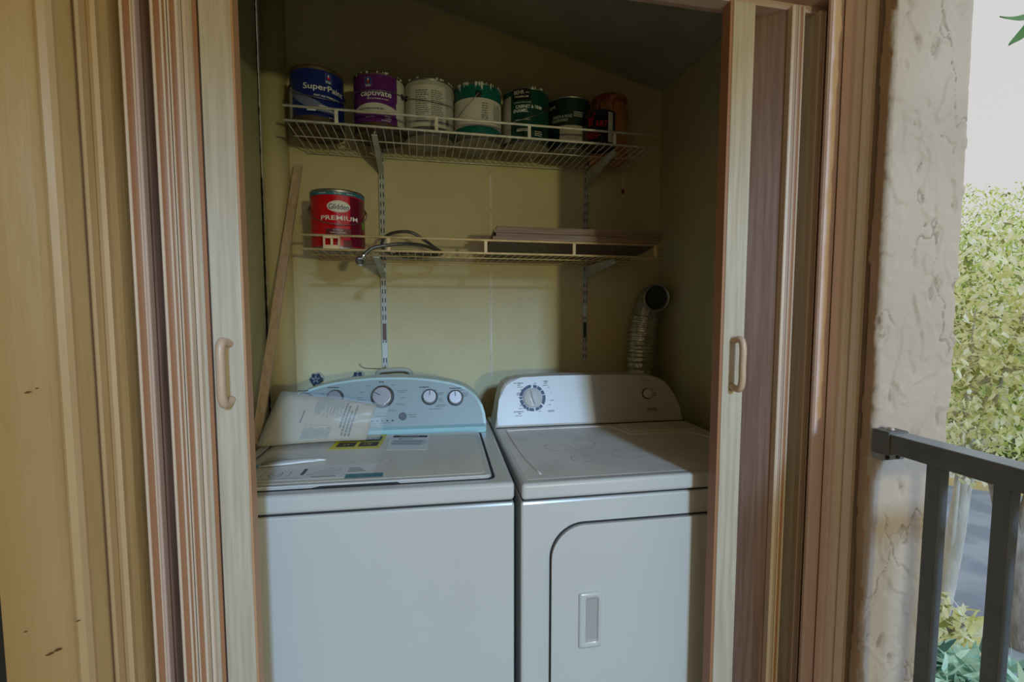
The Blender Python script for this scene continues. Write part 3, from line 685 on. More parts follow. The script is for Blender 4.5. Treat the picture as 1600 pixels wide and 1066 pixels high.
bm = B(-.009, .009, -.0101, -.0092, .03, .09); obj('paint_smear', bm, 'c_wpaint', s1); bm = B(-.009, .009, -.0101, -.0092, .19, .24); obj('paint_smear', bm, 'c_wpaint', s2)
def bracket_(x, zt, zb, yf, label):
    pts = [(0, WY - .010, zb), (0, WY - .010, zt), (0, yf, zt), (0, yf, zt - .012), (0, WY - .06, zb + .012)]
    bm = prism([(x - .0016, p[1], p[2]) for p in pts], (.0032, 0, 0))
    # flanged lower edge
    prism([(x - .009, WY - .010, zb), (x - .009, WY - .06, zb + .010), (x - .009, yf, zt - .014), (x - .009, yf, zt - .010), (x - .009, WY - .06, zb + .014), (x - .009, WY - .010, zb + .006)], (.018, 0, 0), bm)
    return tag(obj('shelf_bracket', bm, 'bracket'), label, 'bracket', 'white triangular shelf brackets')
Z1S, Z2S = 1.908, 1.517
bracket_(-.135, Z1S - .0050, 1.845, 1.575, 'white shelf bracket under the upper shelf, left one')
bracket_(.690, Z1S - .0050, 1.843, 1.575, 'white shelf bracket under the upper shelf, right one')
bracket_(-.135, Z2S - .0050, 1.450, 1.560, 'white shelf bracket under the lower shelf, left one')
bracket_(.690, Z2S - .0050, 1.462, 1.560, 'white shelf bracket under the lower shelf, right one')
def wire_shelf(x0, x1, z, yf, ups, m, label, sag=0):
    s = empty('wire_shelf', label, 'wire shelf', (x0, yf, z), 0, None)
    L = x1 - x0
    obj('front_rail', T([(0, 0, .0), (L, 0, 0)], .0038, 10), m, s, smooth=True)
    obj('front_rail', T([(0, -.001, .043), (L, -.001, .043)], .0038, 10), m, s, smooth=True)
    for u in ups: obj('upright', B(u - x0 - .0055, u - x0 + .0055, -.0035, .0025, -.001, .043, bev=.0015), m, s)
    obj('cross_wire', T([(0, .125, -.0025), (L, .125, -.0025)], .0022, 8), m, s, smooth=True)
    obj('cross_wire', T([(0, .295, -.0025), (L, .295, -.0025)], .0022, 8), m, s, smooth=True)
    n = int(L / .0262); base = None
    for i in range(n + 1):
        x = .006 + (L - .012) * i / n
        if base is None: base = obj('deck_wire', T([(0, -.001, .0022), (0, .298, .0012)], .0016, 6), m, s); o = base
        else: o = base.copy(); COL.objects.link(o)
        o.location.x = x
    return s
ws1 = wire_shelf(-.400, .841, Z1S, 1.55, (-.246, .062, .372, .680), 'wirew', 'white coated wire shelf holding the row of paint cans')
ws2 = wire_shelf(-.359, .863, Z2S, 1.53, (-.094, .219, .528, .835), 'wirey', 'yellowed wire shelf below, holding the red can and planks')
# beige clip with two windows on the lower shelf's rail
bm = bmesh.new()
for a in ((-.290, -.240, .036, .043), (-.290, -.240, .004, .015), (-.290, -.284, .014, .037), (-.268, -.261, .014, .037), (-.246, -.240, .014, .037)):
    box(bm, a[0], a[1], 1.5215, 1.5255, Z2S + a[2] - .002, Z2S + a[3] - .002)
tag(obj('label_clip', bm, 'wirey'), 'small beige plastic clip with two openings on the lower shelf front rail', 'clip')

# ---------------------------------------------------------------- cans
def can(name, label, x, y, z, r, h, body='steel', rim='steel', facing=None, lid=True, cat='paint can', group='paint cans on the upper wire shelf'):
    """local -Y axis points to the viewer side; arc angles measured from there, + to the right"""
    ang = math.atan2(x, y) if facing is None else facing
    c = empty(name, label, cat, (x, y, z), -ang, group)
    b = obj('body', lathe([(0, .003), (r - .006, .003), (r - .004, 0), (r, .001), (r + .0008, .004), (r, .007), (r, h - .009), (r + .0012, h - .006), (r + .0012, h - .002), (r, h), (r - .004, h - .001), (r - .005, h - .006)], 48), body, c, smooth=True)
    l = obj('lid', lathe([(r - .005, h - .006), (r - .010, h - .006), (r - .012, h - .003), (r - .018, h - .003), (r - .020, h - .007), (0, h - .007)], 48), rim, c, smooth=True)
    return c
def cp(r, a, z, o=.0): t = R_(a); return ((r + o) * math.sin(t), -(r + o) * math.cos(t), z)
def wrap(parent, name, r, a0, a1, z0, z1, m, o=.0005, n=None):
    bm = bmesh.new(); n = n or max(2, int(abs(a1 - a0) / 7)); p = None
    for k in range(n + 1):
        a = a0 + (a1 - a0) * k / n; q = (bm.verts.new(cp(r, a, z0, o)), bm.verts.new(cp(r, a, z1, o)))
        if p: bm.faces.new((p[0], q[0], q[1], p[1]))
        p = q
    return obj(name, bm, m, parent, smooth=True)
def wtext(parent, r, items, m, name='lettering', o=.0012, shear=0):
    bm = bmesh.new()
    for s, a, z, w_, h_ in items:
        vs, fs = text_mesh(s, w_, h_, 0, 0)
        flat_mesh(bm, vs, fs, lambda u, v: cp(r, a + math.degrees((u + shear * v) / r), z + v, o))
    return obj(name, bm, m, parent)
def wlines(parent, r, a0, a1, z0, z1, rows, m='print', fill=.8, seed=1, name='small_print', o=.0011):
    bm = bmesh.new(); rn = random.Random(seed)
    for k in range(rows):
        z = z1 - (z1 - z0) * (k + .5) / rows; a = a0; e = a1 - (a1 - a0) * rn.random() * .3
        while a < e:
            b = min(e, a + rn.uniform(3, 8)); hh = (z1 - z0) / rows * .22
            flat_mesh(bm, *rect2(a, b, z - hh, z + hh), lambda u, v: cp(r, u, v, o)); a = b + 1.2
    return obj(name, bm, m, parent)
def wellipse(parent, r, a, z, ra, rz, m, o=.0009, name='oval', inner=0, n=32):
    bm = bmesh.new(); c = None if inner else bm.verts.new(cp(r, a, z, o)); p = []; q = []
    steps = 4
    rings = []
    for s in range(steps + 1):
        f = inner + (1 - inner) * s / steps
        if f < 1e-6: rings.append(None); continue
        rings.append([bm.verts.new(cp(r, a + ra * f * math.cos(6.2832 * k / n), z + rz * f * math.sin(6.2832 * k / n), o)) for k in range(n)])
    for s in range(steps):
        A, Bq = rings[s], rings[s + 1]
        for k in range(n):
            if A is None: bm.faces.new((c, Bq[k], Bq[(k + 1) % n]))
            else: bm.faces.new((A[k], A[(k + 1) % n], Bq[(k + 1) % n], Bq[k]))
    return obj(name, bm, m, parent)
def bail(parent, r, a, z, droop, m='chrome', fwd=True, rad=.0014, tiltz=None):
    """wire handle between ears at angles a and a+180, hanging on the front side"""
    E1 = Vector(cp(r, a, z, .007)); E2 = Vector(cp(r, a + 180, z, .007)); pts = []
    u = (E1 - E2) / 2; ctr = (E1 + E2) / 2; f = Vector((-u.y, u.x, 0)).normalized(); 
    if f.y > 0: f = -f
    for k in range(25):
        t = math.pi * k / 24; pts.append(ctr + u * math.cos(t) * 1.0 + f * math.sin(t) * (r + .012) + Vector((0, 0, -droop * math.sin(t) ** .8)))
    b = obj('bail_handle', T(pts, rad, 6), m, parent, smooth=True)
    for e in (a, a + 180):
        M4 = Matrix.Translation(cp(r, e, z, -.001)) @ Vector(cp(1, e, 0)).to_track_quat('Z', 'Y').to_matrix().to_4x4()
        obj('handle_ear', lathe([(.010, 0), (.010, .003), (.005, .006), (0, .006)], 16, M4=M4), 'black', parent)
    return b
def drips(parent, r, a0, a1, ztop, n, m='c_wpaint', seed=2, maxl=.02, name='paint_drip'):
    bm = bmesh.new(); rn = random.Random(seed)
    for k in range(n):
        a = rn.uniform(a0, a1); wd = rn.uniform(1.0, 3.0); l = rn.uniform(.004, maxl)
        vs = [(a - wd, ztop), (a + wd, ztop), (a + wd * .8, ztop - l * .6), (a, ztop - l), (a - wd * .8, ztop - l * .6)]
        flat_mesh(bm, vs, [(4, 3, 2, 1, 0)], lambda u, v: cp(r, u, v, .0018))
    return obj(name, bm, m, parent, kind='stuff')
def logo(parent, r, a, z):
    wrap(parent, 'logo_frame', r, a - 7.2, a + 7.2, z - .017, z + .014, 'c_swoosh', .0009, 3)
    wrap(parent, 'logo_field', r, a - 6.2, a + 6.2, z - .008, z + .0125, 'c_logo', .0013, 3)
    wellipse(parent, r, a, z - .001, 3.2, .005, 'c_redtxt', .0017, 'logo_mark'); wellipse(parent, r, a, z + .006, 1.6, .004, 'c_white', .0017, 'logo_mark')
    wlines(parent, r, a - 5.5, a + 5.5, z - .0165, z - .0095, 2, 'c_white', seed=4, name='logo_text', o=.0014)
ZC = Z1S + .0040; r = .0835; h = .190
c1 = can('paint_can', 'navy blue paint can at the left end of the upper shelf', -.325, 1.68, ZC, r, h, 'rustband')
lb = wrap(c1, 'label', r, -180, 180, .035, .178, 'c_blue', n=48)
wrap(c1, 'label_edge', r, -80, -62, .035, .13, 'c_greyl', .0010)
bm = bmesh.new()
for k in range(16):
    t = k / 16; t2 = (k + 1) / 16
    f = lambda t: (-75 + 120 * t, .135 - .085 * t ** .8, .010 + .020 * math.sin(math.pi * min(1, t * 1.1)))
    (a, za, wa), (b, zb, wb2) = f(t), f(t2)
    flat_mesh(bm, [(a, za - wa), (b, zb - wb2), (b, zb + wb2 * .1), (a, za + wa * .1)], [(0, 1, 2, 3)], lambda u, v: cp(r, u, v, .0009))
obj('swoosh', bm, 'c_swoosh', lb)
logo(lb, r, 24, .158)
wtext(lb, r, [('SuperPaint', 17, .122, .135, .024)], 'c_white'); wtext(lb, r, [('PAINT AND PRIMER IN ONE', 22, .098, .085, .006), ('INTERIOR PERFECT', 22, .066, .055, .006), ('SATIN LATEX', 22, .056, .045, .0045)], 'c_white', 'small_print')
wrap(lb, 'small_badge', r, -22, -4, .048, .056, 'c_white', .001); wtext(lb, r, [('LATEX', 30, .036, .02, .004)], 'c_white', 'small_print')
bail(c1, r, -80, .135, .05, 'steel')
c2 = can('paint_can', 'purple and grey paint can, second from left on the upper shelf', -.125, 1.68, ZC, r, h, 'rustband')
lb = wrap(c2, 'label', r, -180, 180, .030, .180, 'c_purple', n=48); wrap(c2, 'label_side', r, 42, 150, .030, .180, 'c_greyl', .0009)
logo(lb, r, -24, .157)
wtext(lb, r, [('captivate', -8, .118, .102, .024)], 'c_white'); wtext(lb, r, [('PAINT & PRIMER IN ONE', -4, .103, .07, .004)], 'c_white', 'small_print')
bm = bmesh.new()
for k in range(20):
    a = -70 + 118 * k / 20; b = -70 + 118 * (k + 1) / 20; f = lambda a: .018 * math.sin(math.pi * (a + 70) / 118) ** .8
    flat_mesh(bm, [(a, .072 - f(a)), (b, .072 - f(b)), (b, .072 + f(b)), (a, .072 + f(a))], [(0, 1, 2, 3)], lambda u, v: cp(r, u, v, .0010))
obj('white_lens_shape', bm, 'c_greyl', lb)
flat = bmesh.new(); flat_mesh(flat, [(24, .062), (44, .050), (44, .108), (28, .074)], [(0, 1, 2, 3)], lambda u, v: cp(r, u, v, .0013)); obj('label_notch', flat, 'c_greyl', lb)
wtext(lb, r, [('SATIN', 18, .050, .020, .004), ('LATEX', 20, .043, .018, .004), ('INTERIOR', 14, .036, .03, .004), ('paint', -20, .045, .03, .005)], 'c_white', 'small_print')
wlines(lb, r, -50, 20, .066, .078, 1, 'print', seed=9); drips(c2, r, -60, 60, .189, 12, seed=5, maxl=.010); bail(c2, r, 62, .135, .012, 'steel')
c3 = can('paint_can', 'grey and white paint can showing its printed back, third from left', .0435, 1.685, ZC, r, h, 'steel', 'c_wpaint')
lb = wrap(c3, 'label', r, -180, 180, .030, .180, 'c_grey', n=48); wrap(lb, 'text_field', r, -48, 40, .032, .165, 'c_greyl', .0010)
wlines(lb, r, -32, 0, .045, .150, 15, 'print', seed=11, o=.0015); wlines(lb, r, 4, 34, .040, .150, 17, 'print', seed=12, o=.0015)
wrap(lb, 'symbol_box', r, 40, 50, .042, .062, 'print', .0014); drips(c3, r, -180, 180, .190, 40, seed=7, maxl=.008); bail(c3, r, -66, .135, .03, 'steel')
c4 = can('paint_can', 'teal-topped paint can with a white middle band and white drips', .214, 1.685, ZC, r, h, 'steel', 'c_wpaint')
lb = wrap(c4, 'label', r, -180, 180, .022, .182, 'c_teal', n=48); wrap(lb, 'white_band', r, -80, 100, .045, .138, 'c_greyl', .0010)
wlines(lb, r, 10, 28, .07, .125, 7, 'print', seed=21, o=.0014); wrap(lb, 'dark_square', r, 8, 26, .065, .085, 'c_grey', .0014); wlines(lb, r, 40, 68, .06, .125, 10, 'print', seed=22, o=.0014)
drips(c4, r, -60, 80, .190, 26, seed=8, maxl=.030)
e = obj('handle_ear', lathe([(.011, 0), (.011, .003), (.006, .007), (0, .007)], 18, M4=Matrix.Translation(cp(r, 2, .150, -.001)) @ Vector(cp(1, 2, 0)).to_track_quat('Z', 'Y').to_matrix().to_4x4()), 'black', c4)
obj('bail_handle', T([Vector(cp(r, 2, .150, .008)), Vector(cp(r, -14, .12, .010)), Vector(cp(r, -34, .09, .012)), Vector(cp(r, -60, .06, .012)), Vector(cp(r, -90, .05, .012))], .0013, 6), 'steel', c4)
c5 = can('paint_can', 'dark green paint can with black badge and white lettering, fifth from left', .391, 1.685, ZC, r, h, 'steel', 'steel')
lb = wrap(c5, 'label', r, -180, 180, .012, .182, 'c_green', n=48); wrap(lb, 'grey_side', r, -85, -38, .012, .165, 'c_grey', .0009)
wrap(lb, 'black_badge', r, -32, 12, .147, .186, 'c_blk', .0012); wtext(lb, r, [('BEHR', -16, .172, .036, .013), ('PRO', 4, .170, .012, .005), ('PREMIUM', -10, .157, .048, .006)], 'c_greyl', o=.0018)
wtext(lb, r, [('CABINET & TRIM', 8, .124, .094, .011), ('ENAMEL', -12, .110, .052, .011)], 'c_white'); wtext(lb, r, [('INTERIOR SEMI-GLOSS', -8, .138, .06, .004)], 'c_greyl', 'small_print')
wrap(lb, 'pale_strip', r, -22, 12, .040, .050, 'c_greyl', .0012); wlines(lb, r, 22, 45, .025, .045, 3, 'c_greyl', seed=30)
wrap(lb, 'thin_arc', r, -25, 10, .078, .080, 'c_greyl', .0012); drips(c5, r, 5, 60, .190, 8, seed=10, maxl=.006); bail(c5, r, 58, .13, .06, 'steel')
c6 = can('paint_can', 'very dark green paint can with a beige lower label, behind the quart', .562, 1.715, ZC, r, h, 'steel', 'steel')
lb = wrap(c6, 'label', r, -180, 180, .012, .182, 'c_green2', n=48); wrap(lb, 'beige_field', r, -20, 70, .030, .085, 'c_beige', .0010); wrap(lb, 'black_badge', r, -60, -24, .135, .17, 'c_blk', .001)
wtext(lb, r, [('BEHR', -42, .155, .03, .011)], 'c_grey', o=.0016); wtext(lb, r, [('PORCH & PATIO', -14, .117, .072, .010), ('FLOOR PAINT', -20, .104, .06, .010)], 'c_grey'); wlines(lb, r, 15, 40, .115, .135, 3, 'c_grey', seed=31)
wlines(lb, r, -5, 40, .035, .045, 2, 'print', seed=33, o=.0015)
rq = .0545
c7 = can('paint_can', 'small black quart can with red lettering, smallest on the upper shelf', .650, 1.613, ZC, rq, .119, 'c_blk', 'c_blk')
lb = wrap(c7, 'label', rq, -180, 180, .006, .112, 'c_blk', n=36); wrap(lb, 'white_strip', rq, 32, 55, .008, .112, 'c_greyl', .0010)
wtext(lb, rq, [('ART', 6, .070, .044, .020), ('H', -34, .075, .014, .020)], 'c_redtxt'); wlines(lb, rq, -50, 5, .02, .050, 4, 'c_redtxt', seed=40)
bm = bmesh.new(); rn = random.Random(4)
for k in range(9):
    a = rn.uniform(-52, -20); z = rn.uniform(.08, .105); flat_mesh(bm, [(a, z), (a + 5, z + .003), (a + 3, z + .014)], [(0, 1, 2)], lambda u, v: cp(rq, u, v, .0011))
obj('red_figures', bm, 'c_redtxt', lb)
# orange jug
j = empty('paint_jug', 'tall rusty orange plastic paint jug with a red-brown lid, farthest right', 'paint jug', (.748, 1.762, ZC), -math.atan2(.748, 1.762), None)
obj('body', lathe([(0, 0), (.070, 0), (.075, .006), (.075, .085), (.071, .098), (.075, .110), (.075, .20), (.070, .214), (.064, .218)], 40), 'c_orange', j, smooth=True)
jl = obj('lid', lathe([(.066, .214), (.069, .216), (.069, .240), (.064, .247), (0, .247)], 40), 'c_lidr', j, smooth=True)
bm = bmesh.new()
for k in range(30): a = k * 12; tube(bm, [cp(.069, a, .218, .0005), cp(.069, a, .238, .0005)], .0013, 5)
obj('lid_ribs', bm, 'c_lidr', jl, kind='stuff'); drips(j, .075, -60, 60, .205, 10, 'c_lidr', 12, .05)

# red can on the lower shelf
cr = can('paint_can', 'bright red paint can with teal rim on the lower shelf', -.263, 1.64, Z2S + .0040, .0845, .190, 'steel', 'steel', group=None)
r = .0845; lb = wrap(cr, 'label', r, -180, 180, .010, .171, 'c_red', n=48); wrap(lb, 'rim_band', r, -180, 180, .171, .181, 'c_ltbl', .0012, n=48)
wrap(lb, 'purple_side', r, 26, 80, .012, .168, 'c_purp2', .0008)
wtext(lb, r, [('INTERIOR', -32, .176, .026, .004), ('SATIN', 0, .176, .020, .0045), ('BASE 1', 28, .176, .026, .004)], 'c_white', 'band_lettering', .0018)
ov = wellipse(lb, r, 2, .135, 24, .0185, 'c_white', .0012, 'oval_border', .90); wellipse(lb, r, 2, .135, 21.2, .0160, 'c_white', .0012); 
wtext(lb, r, [('Glidden', 2, .134, .060, .017)], 'navy', 'oval_lettering', .0018); wtext(lb, r, [('PREMIUM', 4, .099, .118, .014)], 'c_white')
wrap(lb, 'dark_box', r, -26, 26, .046, .066, 'c_dred', .0012); wtext(lb, r, [('INTERIOR', 0, .061, .03, .004), ('PAINT & PRIMER', 0, .053, .048, .004)], 'c_greyl', 'box_lettering', .0018)
wrap(lb, 'brown_square', r, 10, 28, .008, .030, 'c_dred', .0012)
wellipse(lb, r, 64, .085, 6, .014, 'c_green3', .0014, 'green_spot'); drips(cr, r, 25, 80, .185, 8, 'c_ltbl', 15, .016)
bail(cr, r, -86, .138, .062, 'steel')

# ---------------------------------------------------------------- planks on lower shelf
th = .011; ang = math.atan2(.036, .275)
pts_y = [(1.5305, Z2S + .0475), (1.80, Z2S + .0070)]
rnd = random.Random(5)
for k in range(4):
    offx = [0, .012, .004, .014][k]; x0, x1 = .244 + offx, [.848, .856, .860, .866][k]
    a = Vector((0, pts_y[0][0] + .004 * (k % 2), pts_y[0][1])); b = Vector((0, pts_y[1][0], pts_y[1][1])); d = (b - a).normalized(); n_ = Vector((0, -d.z, d.y))
    o0 = n_ * (th + .0008) * k; q = [a + o0, b + o0, b + o0 + n_ * th, a + o0 + n_ * th]
    bm = prism([(x0, p.y, p.z) for p in q], (x1 - x0, 0, 0))
    me_o = obj('wood_plank', bm, ['plank', 'plankd'])
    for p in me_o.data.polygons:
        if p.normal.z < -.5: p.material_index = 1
    tag(me_o, ['lowest of the four stacked brown planks on the lower shelf', 'second plank from the bottom of the stack on the lower shelf', 'third plank from the bottom of the stack on the lower shelf', 'topmost of the four stacked brown planks on the lower shelf'][k], 'plank', 'brown planks stacked on the lower shelf')
    if k == 0:
        bm = bmesh.new()
        for i in range(26):
            u = rnd.choice((.33, .40, .43, .62, .27, .7)) + rnd.uniform(-.02, .02); v = rnd.uniform(.05, .6); l = rnd.uniform(.006, .02)
            p0 = a + (b - a) * v - n_ * .0006; c = [(u, 0), (u + l, .012), (u + l + .002, .016), (u + .003, .006)]
            vv = [bm.verts.new((cx, p0.y + s * d.y, p0.z + s * d.z)) for cx, s in c]; bm.faces.new(vv)
        obj('white_scuffs', bm, 'scuff', me_o, kind='stuff')
# braided hose
hp = smooth_path([(-.178, 1.512, Z2S - .030), (-.165, 1.512, Z2S - .014), (-.140, 1.514, Z2S + .006), (-.095, 1.522, Z2S + .017), (-.040, 1.545, Z2S + .026), (.02, 1.59, Z2S + .027), (.065, 1.65, Z2S + .018), (.075, 1.71, Z2S + .012), (.03, 1.77, Z2S + .011), (-.06, 1.80, Z2S + .013), (-.125, 1.77, Z2S + .030),
                  (-.125, 1.72, Z2S + .062), (-.090, 1.69, Z2S + .082), (-.03, 1.68, Z2S + .086), (.015, 1.69, Z2S + .064), (.055, 1.715, Z2S + .040), (.085, 1.74, Z2S + .022), (.05, 1.79, Z2S + .022), (-.03, 1.775, Z2S + .024), (-.08, 1.70, Z2S + .011), (-.02, 1.64, Z2S + .010), (.05, 1.615, Z2S + .010)], 8)
bh = empty('braided_hose', 'coiled braided steel water hose drooping over the lower shelf edge', 'hose', (0, 0, 0))
bh.location = hp[0]
def wchild(o, parent): o.parent = parent; o.matrix_parent_inverse = Matrix.Translation(-Vector(parent.location)); return o
wchild(obj('hose', T(hp, .0056, 10), 'braid', smooth=True), bh)
dirv = (hp[0] - hp[3]).normalized()
Mn = Matrix.Translation(hp[0] - dirv * .004) @ dirv.to_track_quat('Z', 'Y').to_matrix().to_4x4()
wchild(obj('ferrule', lathe([(.0065, -.016), (.0085, -.014), (.0085, .002), (.006, .002)], 20, M4=Mn), 'chrome', smooth=True), bh)
dn = Vector((.15, -.75, -.55)).normalized(); Mn = Matrix.Translation(hp[0] + dirv * .004 - dn * .006) @ dn.to_track_quat('Z', 'Y').to_matrix().to_4x4()
wchild(obj('coupling_nut', lathe([(0, 0), (.011, 0), (.0145, .003), (.0145, .017), (.012, .019), (.0095, .017), (.0095, .006), (0, .006)], 12, M4=Mn), 'steel'), bh)

# small white scraper stick on the wall below the jug
t_ = empty('hanging_strip', 'thin white strip with red end on the wall below the jug', 'wall strip', (.856, WY - .004, 1.84)); 
obj('strip', B(-.004, .004, -.002, .003, 0, .075), 'wirew', t_); obj('red_end', B(-.0045, .0045, -.003, .003, -.018, 0), 'c_dred', t_)

# leaning stick
p0 = Vector((-.425, 1.825, 1.852)); p1 = Vector((-.515, 1.44, .70)); 
bm = bmesh.new(); d = (p0 - p1).normalized(); sx = Vector((1, 0, 0)); sx = (sx - d * sx.dot(d)).normalized(); sy = d.cross(sx)
q = [p1 + sx * a * .0135 + sy * b * .006 for a, b in ((-1, -1), (1, -1), (1, 1), (-1, 1))]; prism(q, (p0 - p1), bm)
tag(obj('wooden_stick', bm, 'stick'), 'long thin wooden batten leaning in the left corner beside the washer', 'stick')

# ---------------------------------------------------------------- dryer vent duct
vd = empty('vent_duct', 'silver foil dryer duct rising behind the dryer to an open elbow', 'duct', (.905, 1.775, .88))
path = [Vector((.908, 1.775, .88)), Vector((.909, 1.775, 1.10)), Vector((.911, 1.772, 1.20)), Vector((.925, 1.772, 1.30))]
pp = smooth_path(path, 34); rings = 12.0
def rr_(t): return .0565 + .0028 * abs(math.sin(t * math.pi * 17)) ** .4
o = obj('corrugated_hose', T(pp, .05, 28, rf=rr_), 'foil', smooth=True); wchild(o, vd)
bm = bmesh.new()
for k in range(1, 17):
    i = int(k * (len(pp) - 1) / 17); c = pp[i]; dz = (pp[min(i + 1, len(pp) - 1)] - pp[i - 1]).normalized(); u = dz.cross(Vector((0, 1, 0))).normalized(); v = dz.cross(u)
    tube(bm, [c + (u * math.cos(t) + v * math.sin(t)) * .0597 + dz * .006 * math.sin(t) for t in [a * math.pi / 12 for a in range(25)]], .0012, 5)
wchild(obj('wire_coil', bm, 'chrome'), vd)
# elbow: from vertical up to facing the viewer
fx = Vector((.20, -.96, -.06)).normalized(); el = []
c0 = Vector((.924, 1.772, 1.295)); c1_ = Vector((.938, 1.772, 1.35)); c2_ = Vector((.935, 1.700, 1.377))
ep = smooth_path([c0, c1_, Vector((.942, 1.752, 1.374)), c2_], 5)
wchild(obj('elbow', T(ep, .052, 24, rf=lambda t: .054 - .002 * t, caps=False), 'galv', smooth=False), vd)
Mn = Matrix.Translation(c2_) @ (c2_ - Vector((.940, 1.765, 1.381))).normalized().to_track_quat('Z', 'Y').to_matrix().to_4x4()
wchild(obj('collar', lathe([(.052, -.015), (.0545, -.012), (.0545, .010), (.050, .011), (.049, -.02)], 36, M4=Mn), 'galv', smooth=True), vd)
wchild(obj('dark_opening', lathe([(.0505, -.006), (.04, -.012), (0, -.014)], 36, M4=Mn), 'gap'), vd)

# ---------------------------------------------------------------- plumbing behind the washer
def faucet(x, z, label):
    v = empty('water_valve', label, 'valve', (x, WY, z), 0, None)
    obj('stem', T([(0, 0, 0), (0, -.035, 0)], .008, 10), 'brass', v, smooth=True)
    obj('spout', T(smooth_path([(0, -.02, 0), (0, -.028, -.02), (0, -.03, -.05)], 4), .010, 10), 'brass', v, smooth=True)
    bm = bmesh.new()
    for k in range(6): t = k * math.pi / 3; box(bm, -.0035, .0035, .002, .021, -.004, .004); bm.verts.ensure_lookup_table(); 
    bm.free(); bm = bmesh.new(); pr = []
    for k in range(24): t = k * math.pi / 12; rr = .0205 + .004 * math.cos(6 * t); pr.append((rr * math.cos(t), -.035, rr * math.sin(t)))
    prism(pr, (0, -.009, 0), bm); hd = obj('handle', bm, 'valve', v)
    bm = bmesh.new()
    for k in range(5): t = R_(90 + 72 * k); bmx = prism([(math.cos(t + s) * .004 * 1, -.0445, math.sin(t + s) * .004) for s in (-1.2, 1.2)] + [(math.cos(t + .12) * .015, -.0445, math.sin(t + .12) * .015), (math.cos(t - .12) * .015, -.0445, math.sin(t - .12) * .015)], (0, -.002, 0), bm)
    obj('spokes', bm, 'galv', hd)
    obj('wall_plate', lathe([(0, -.001), (.022, -.001), (.020, .004), (0, .004)], 20, M4=Matrix.Rotation(R_(90), 4, 'X')), 'pipe', v); return v
faucet(-.385, 1.068, 'water valve with dark blue handle behind the washer, left one'); faucet(-.235, 1.070, 'water valve with dark blue handle behind the washer, right one')
dp = tag(obj('drain_pipe', T(smooth_path([(-.17, WY - .02, .95), (-.168, WY - .022, 1.06), (-.155, WY - .024, 1.088), (-.12, WY - .024, 1.092), (-.08, WY - .024, 1.094), (-.045, WY - .024, 1.088), (-.035, WY - .022, 1.06), (-.034, WY - .02, .95)], 6), .009, 10), 'pipe', smooth=True), 'beige pipe looping on the back wall just above the washer console', 'pipe')
cw = tag(obj('loose_wire', T(smooth_path([(-.235, WY - .004, 1.12), (-.22, WY - .006, 1.105), (-.20, WY - .005, 1.10), (-.14, WY - .012, 1.10), (-.135, WY - .012, 1.11)], 8), .0011, 5), 'darkp'), 'thin dark wire loose on the back wall above the valves', 'wire')

# ---------------------------------------------------------------- railing
RX0, RX1 = .905, .952
rl = empty('balcony_railing', 'dark metal balcony railing bolted to the stucco column', 'railing', (.93, .0, 0))
def rchild(o): o.parent = rl; o.matrix_parent_inverse = Matrix.Translation((-.93, 0, 0)); return o
rchild(obj('top_rail', B(RX0 + .002, RX1 - .002, .22, .722, 1.046, 1.0835, bev=.002), 'rail'))
rchild(obj('top_rail', B(RX0 + .002, 2.2, .175, .22, 1.046, 1.0835, bev=.002), 'rail'))
rchild(obj('bottom_rail', B(.942, 2.2, .185, .212, .07, .10, bev=.002), 'rail'))
rchild(obj('corner_post', B(.905, .950, .176, .219, 0, 1.047, bev=.002), 'rail'))
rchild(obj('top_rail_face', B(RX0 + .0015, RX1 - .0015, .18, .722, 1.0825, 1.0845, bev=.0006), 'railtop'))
rchild(obj('end_bracket', B(RX0 - .001, RX1 + .002, .722, .758, 1.040, 1.088, bev=.004, seg=3), 'rail'))
bk = rchild(obj('bracket_foot', B(RX0 + .004, RX1 + .01, .735, .760, 1.026, 1.041, bev=.003), 'galv'))
for x in (.918, .944): rchild(obj('screw', lathe([(0, .003), (.004, .002), (.005, 0)], 12, M4=Matrix.Translation((x, .7345, 1.033)) @ Matrix.Rotation(R_(90), 4, 'X')), 'gap'))
rchild(obj('bolt', lathe([(.0, .005), (.006, .004), (.008, 0)], 14, M4=Matrix.Translation((.930, .742, 1.088))), 'bolt', smooth=True))
rchild(obj('bottom_rail', B(.915, .942, .2, .757, .07, .10, bev=.002), 'rail'))
y = .647; base = None
while y > .24:
    if base is None: base = rchild(obj('picket', B(.912, .934, -.0115, .0115, .10, 1.047, bev=.0012), 'rail')); base.location.y = y
    else: o = base.copy(); COL.objects.link(o); o.location.y = y
    y -= .1005
for k in range(12):
    o = base.copy(); COL.objects.link(o); o.matrix_parent_inverse = Matrix.Identity(4); o.location = (.105 + k * .1 - .923 + .0, .1975, 0)

# added fill lamp in lantern form, unseen behind the camera, to warm the closet
lt = empty('added_fill_lamp', 'added warm fill lamp in lantern form on the parapet behind the viewer', 'fill lamp', (1.08, -2.65, 1.35))
obj('base', lathe([(0, -.40), (.06, -.40), (.06, -.385), (.015, -.37), (0, -.37)], 24), 'rail', lt)
obj('stem', T([(0, 0, -.38), (0, 0, -.085)], .009, 8), 'rail', lt)
obj('cup', lathe([(0, -.085), (.03, -.08), (.02, -.07), (0, -.07)], 20), 'rail', lt)
ld = bpy.data.lights.new('fill_lamp_light', 'POINT'); lo_ = bpy.data.objects.new('fill_lamp_light', ld); COL.objects.link(lo_); lo_.parent = lt
ld.energy = 84; ld.color = (1, .97, .45); ld.shadow_soft_size = .06

# ---------------------------------------------------------------- outdoors
GZ = -3.3
struct('ground', B(-20, 60, -25, 60, GZ - .2, GZ), 'grass')
def polar(D_, th): t = R_(th); return (D_ * math.sin(t), D_ * math.cos(t))
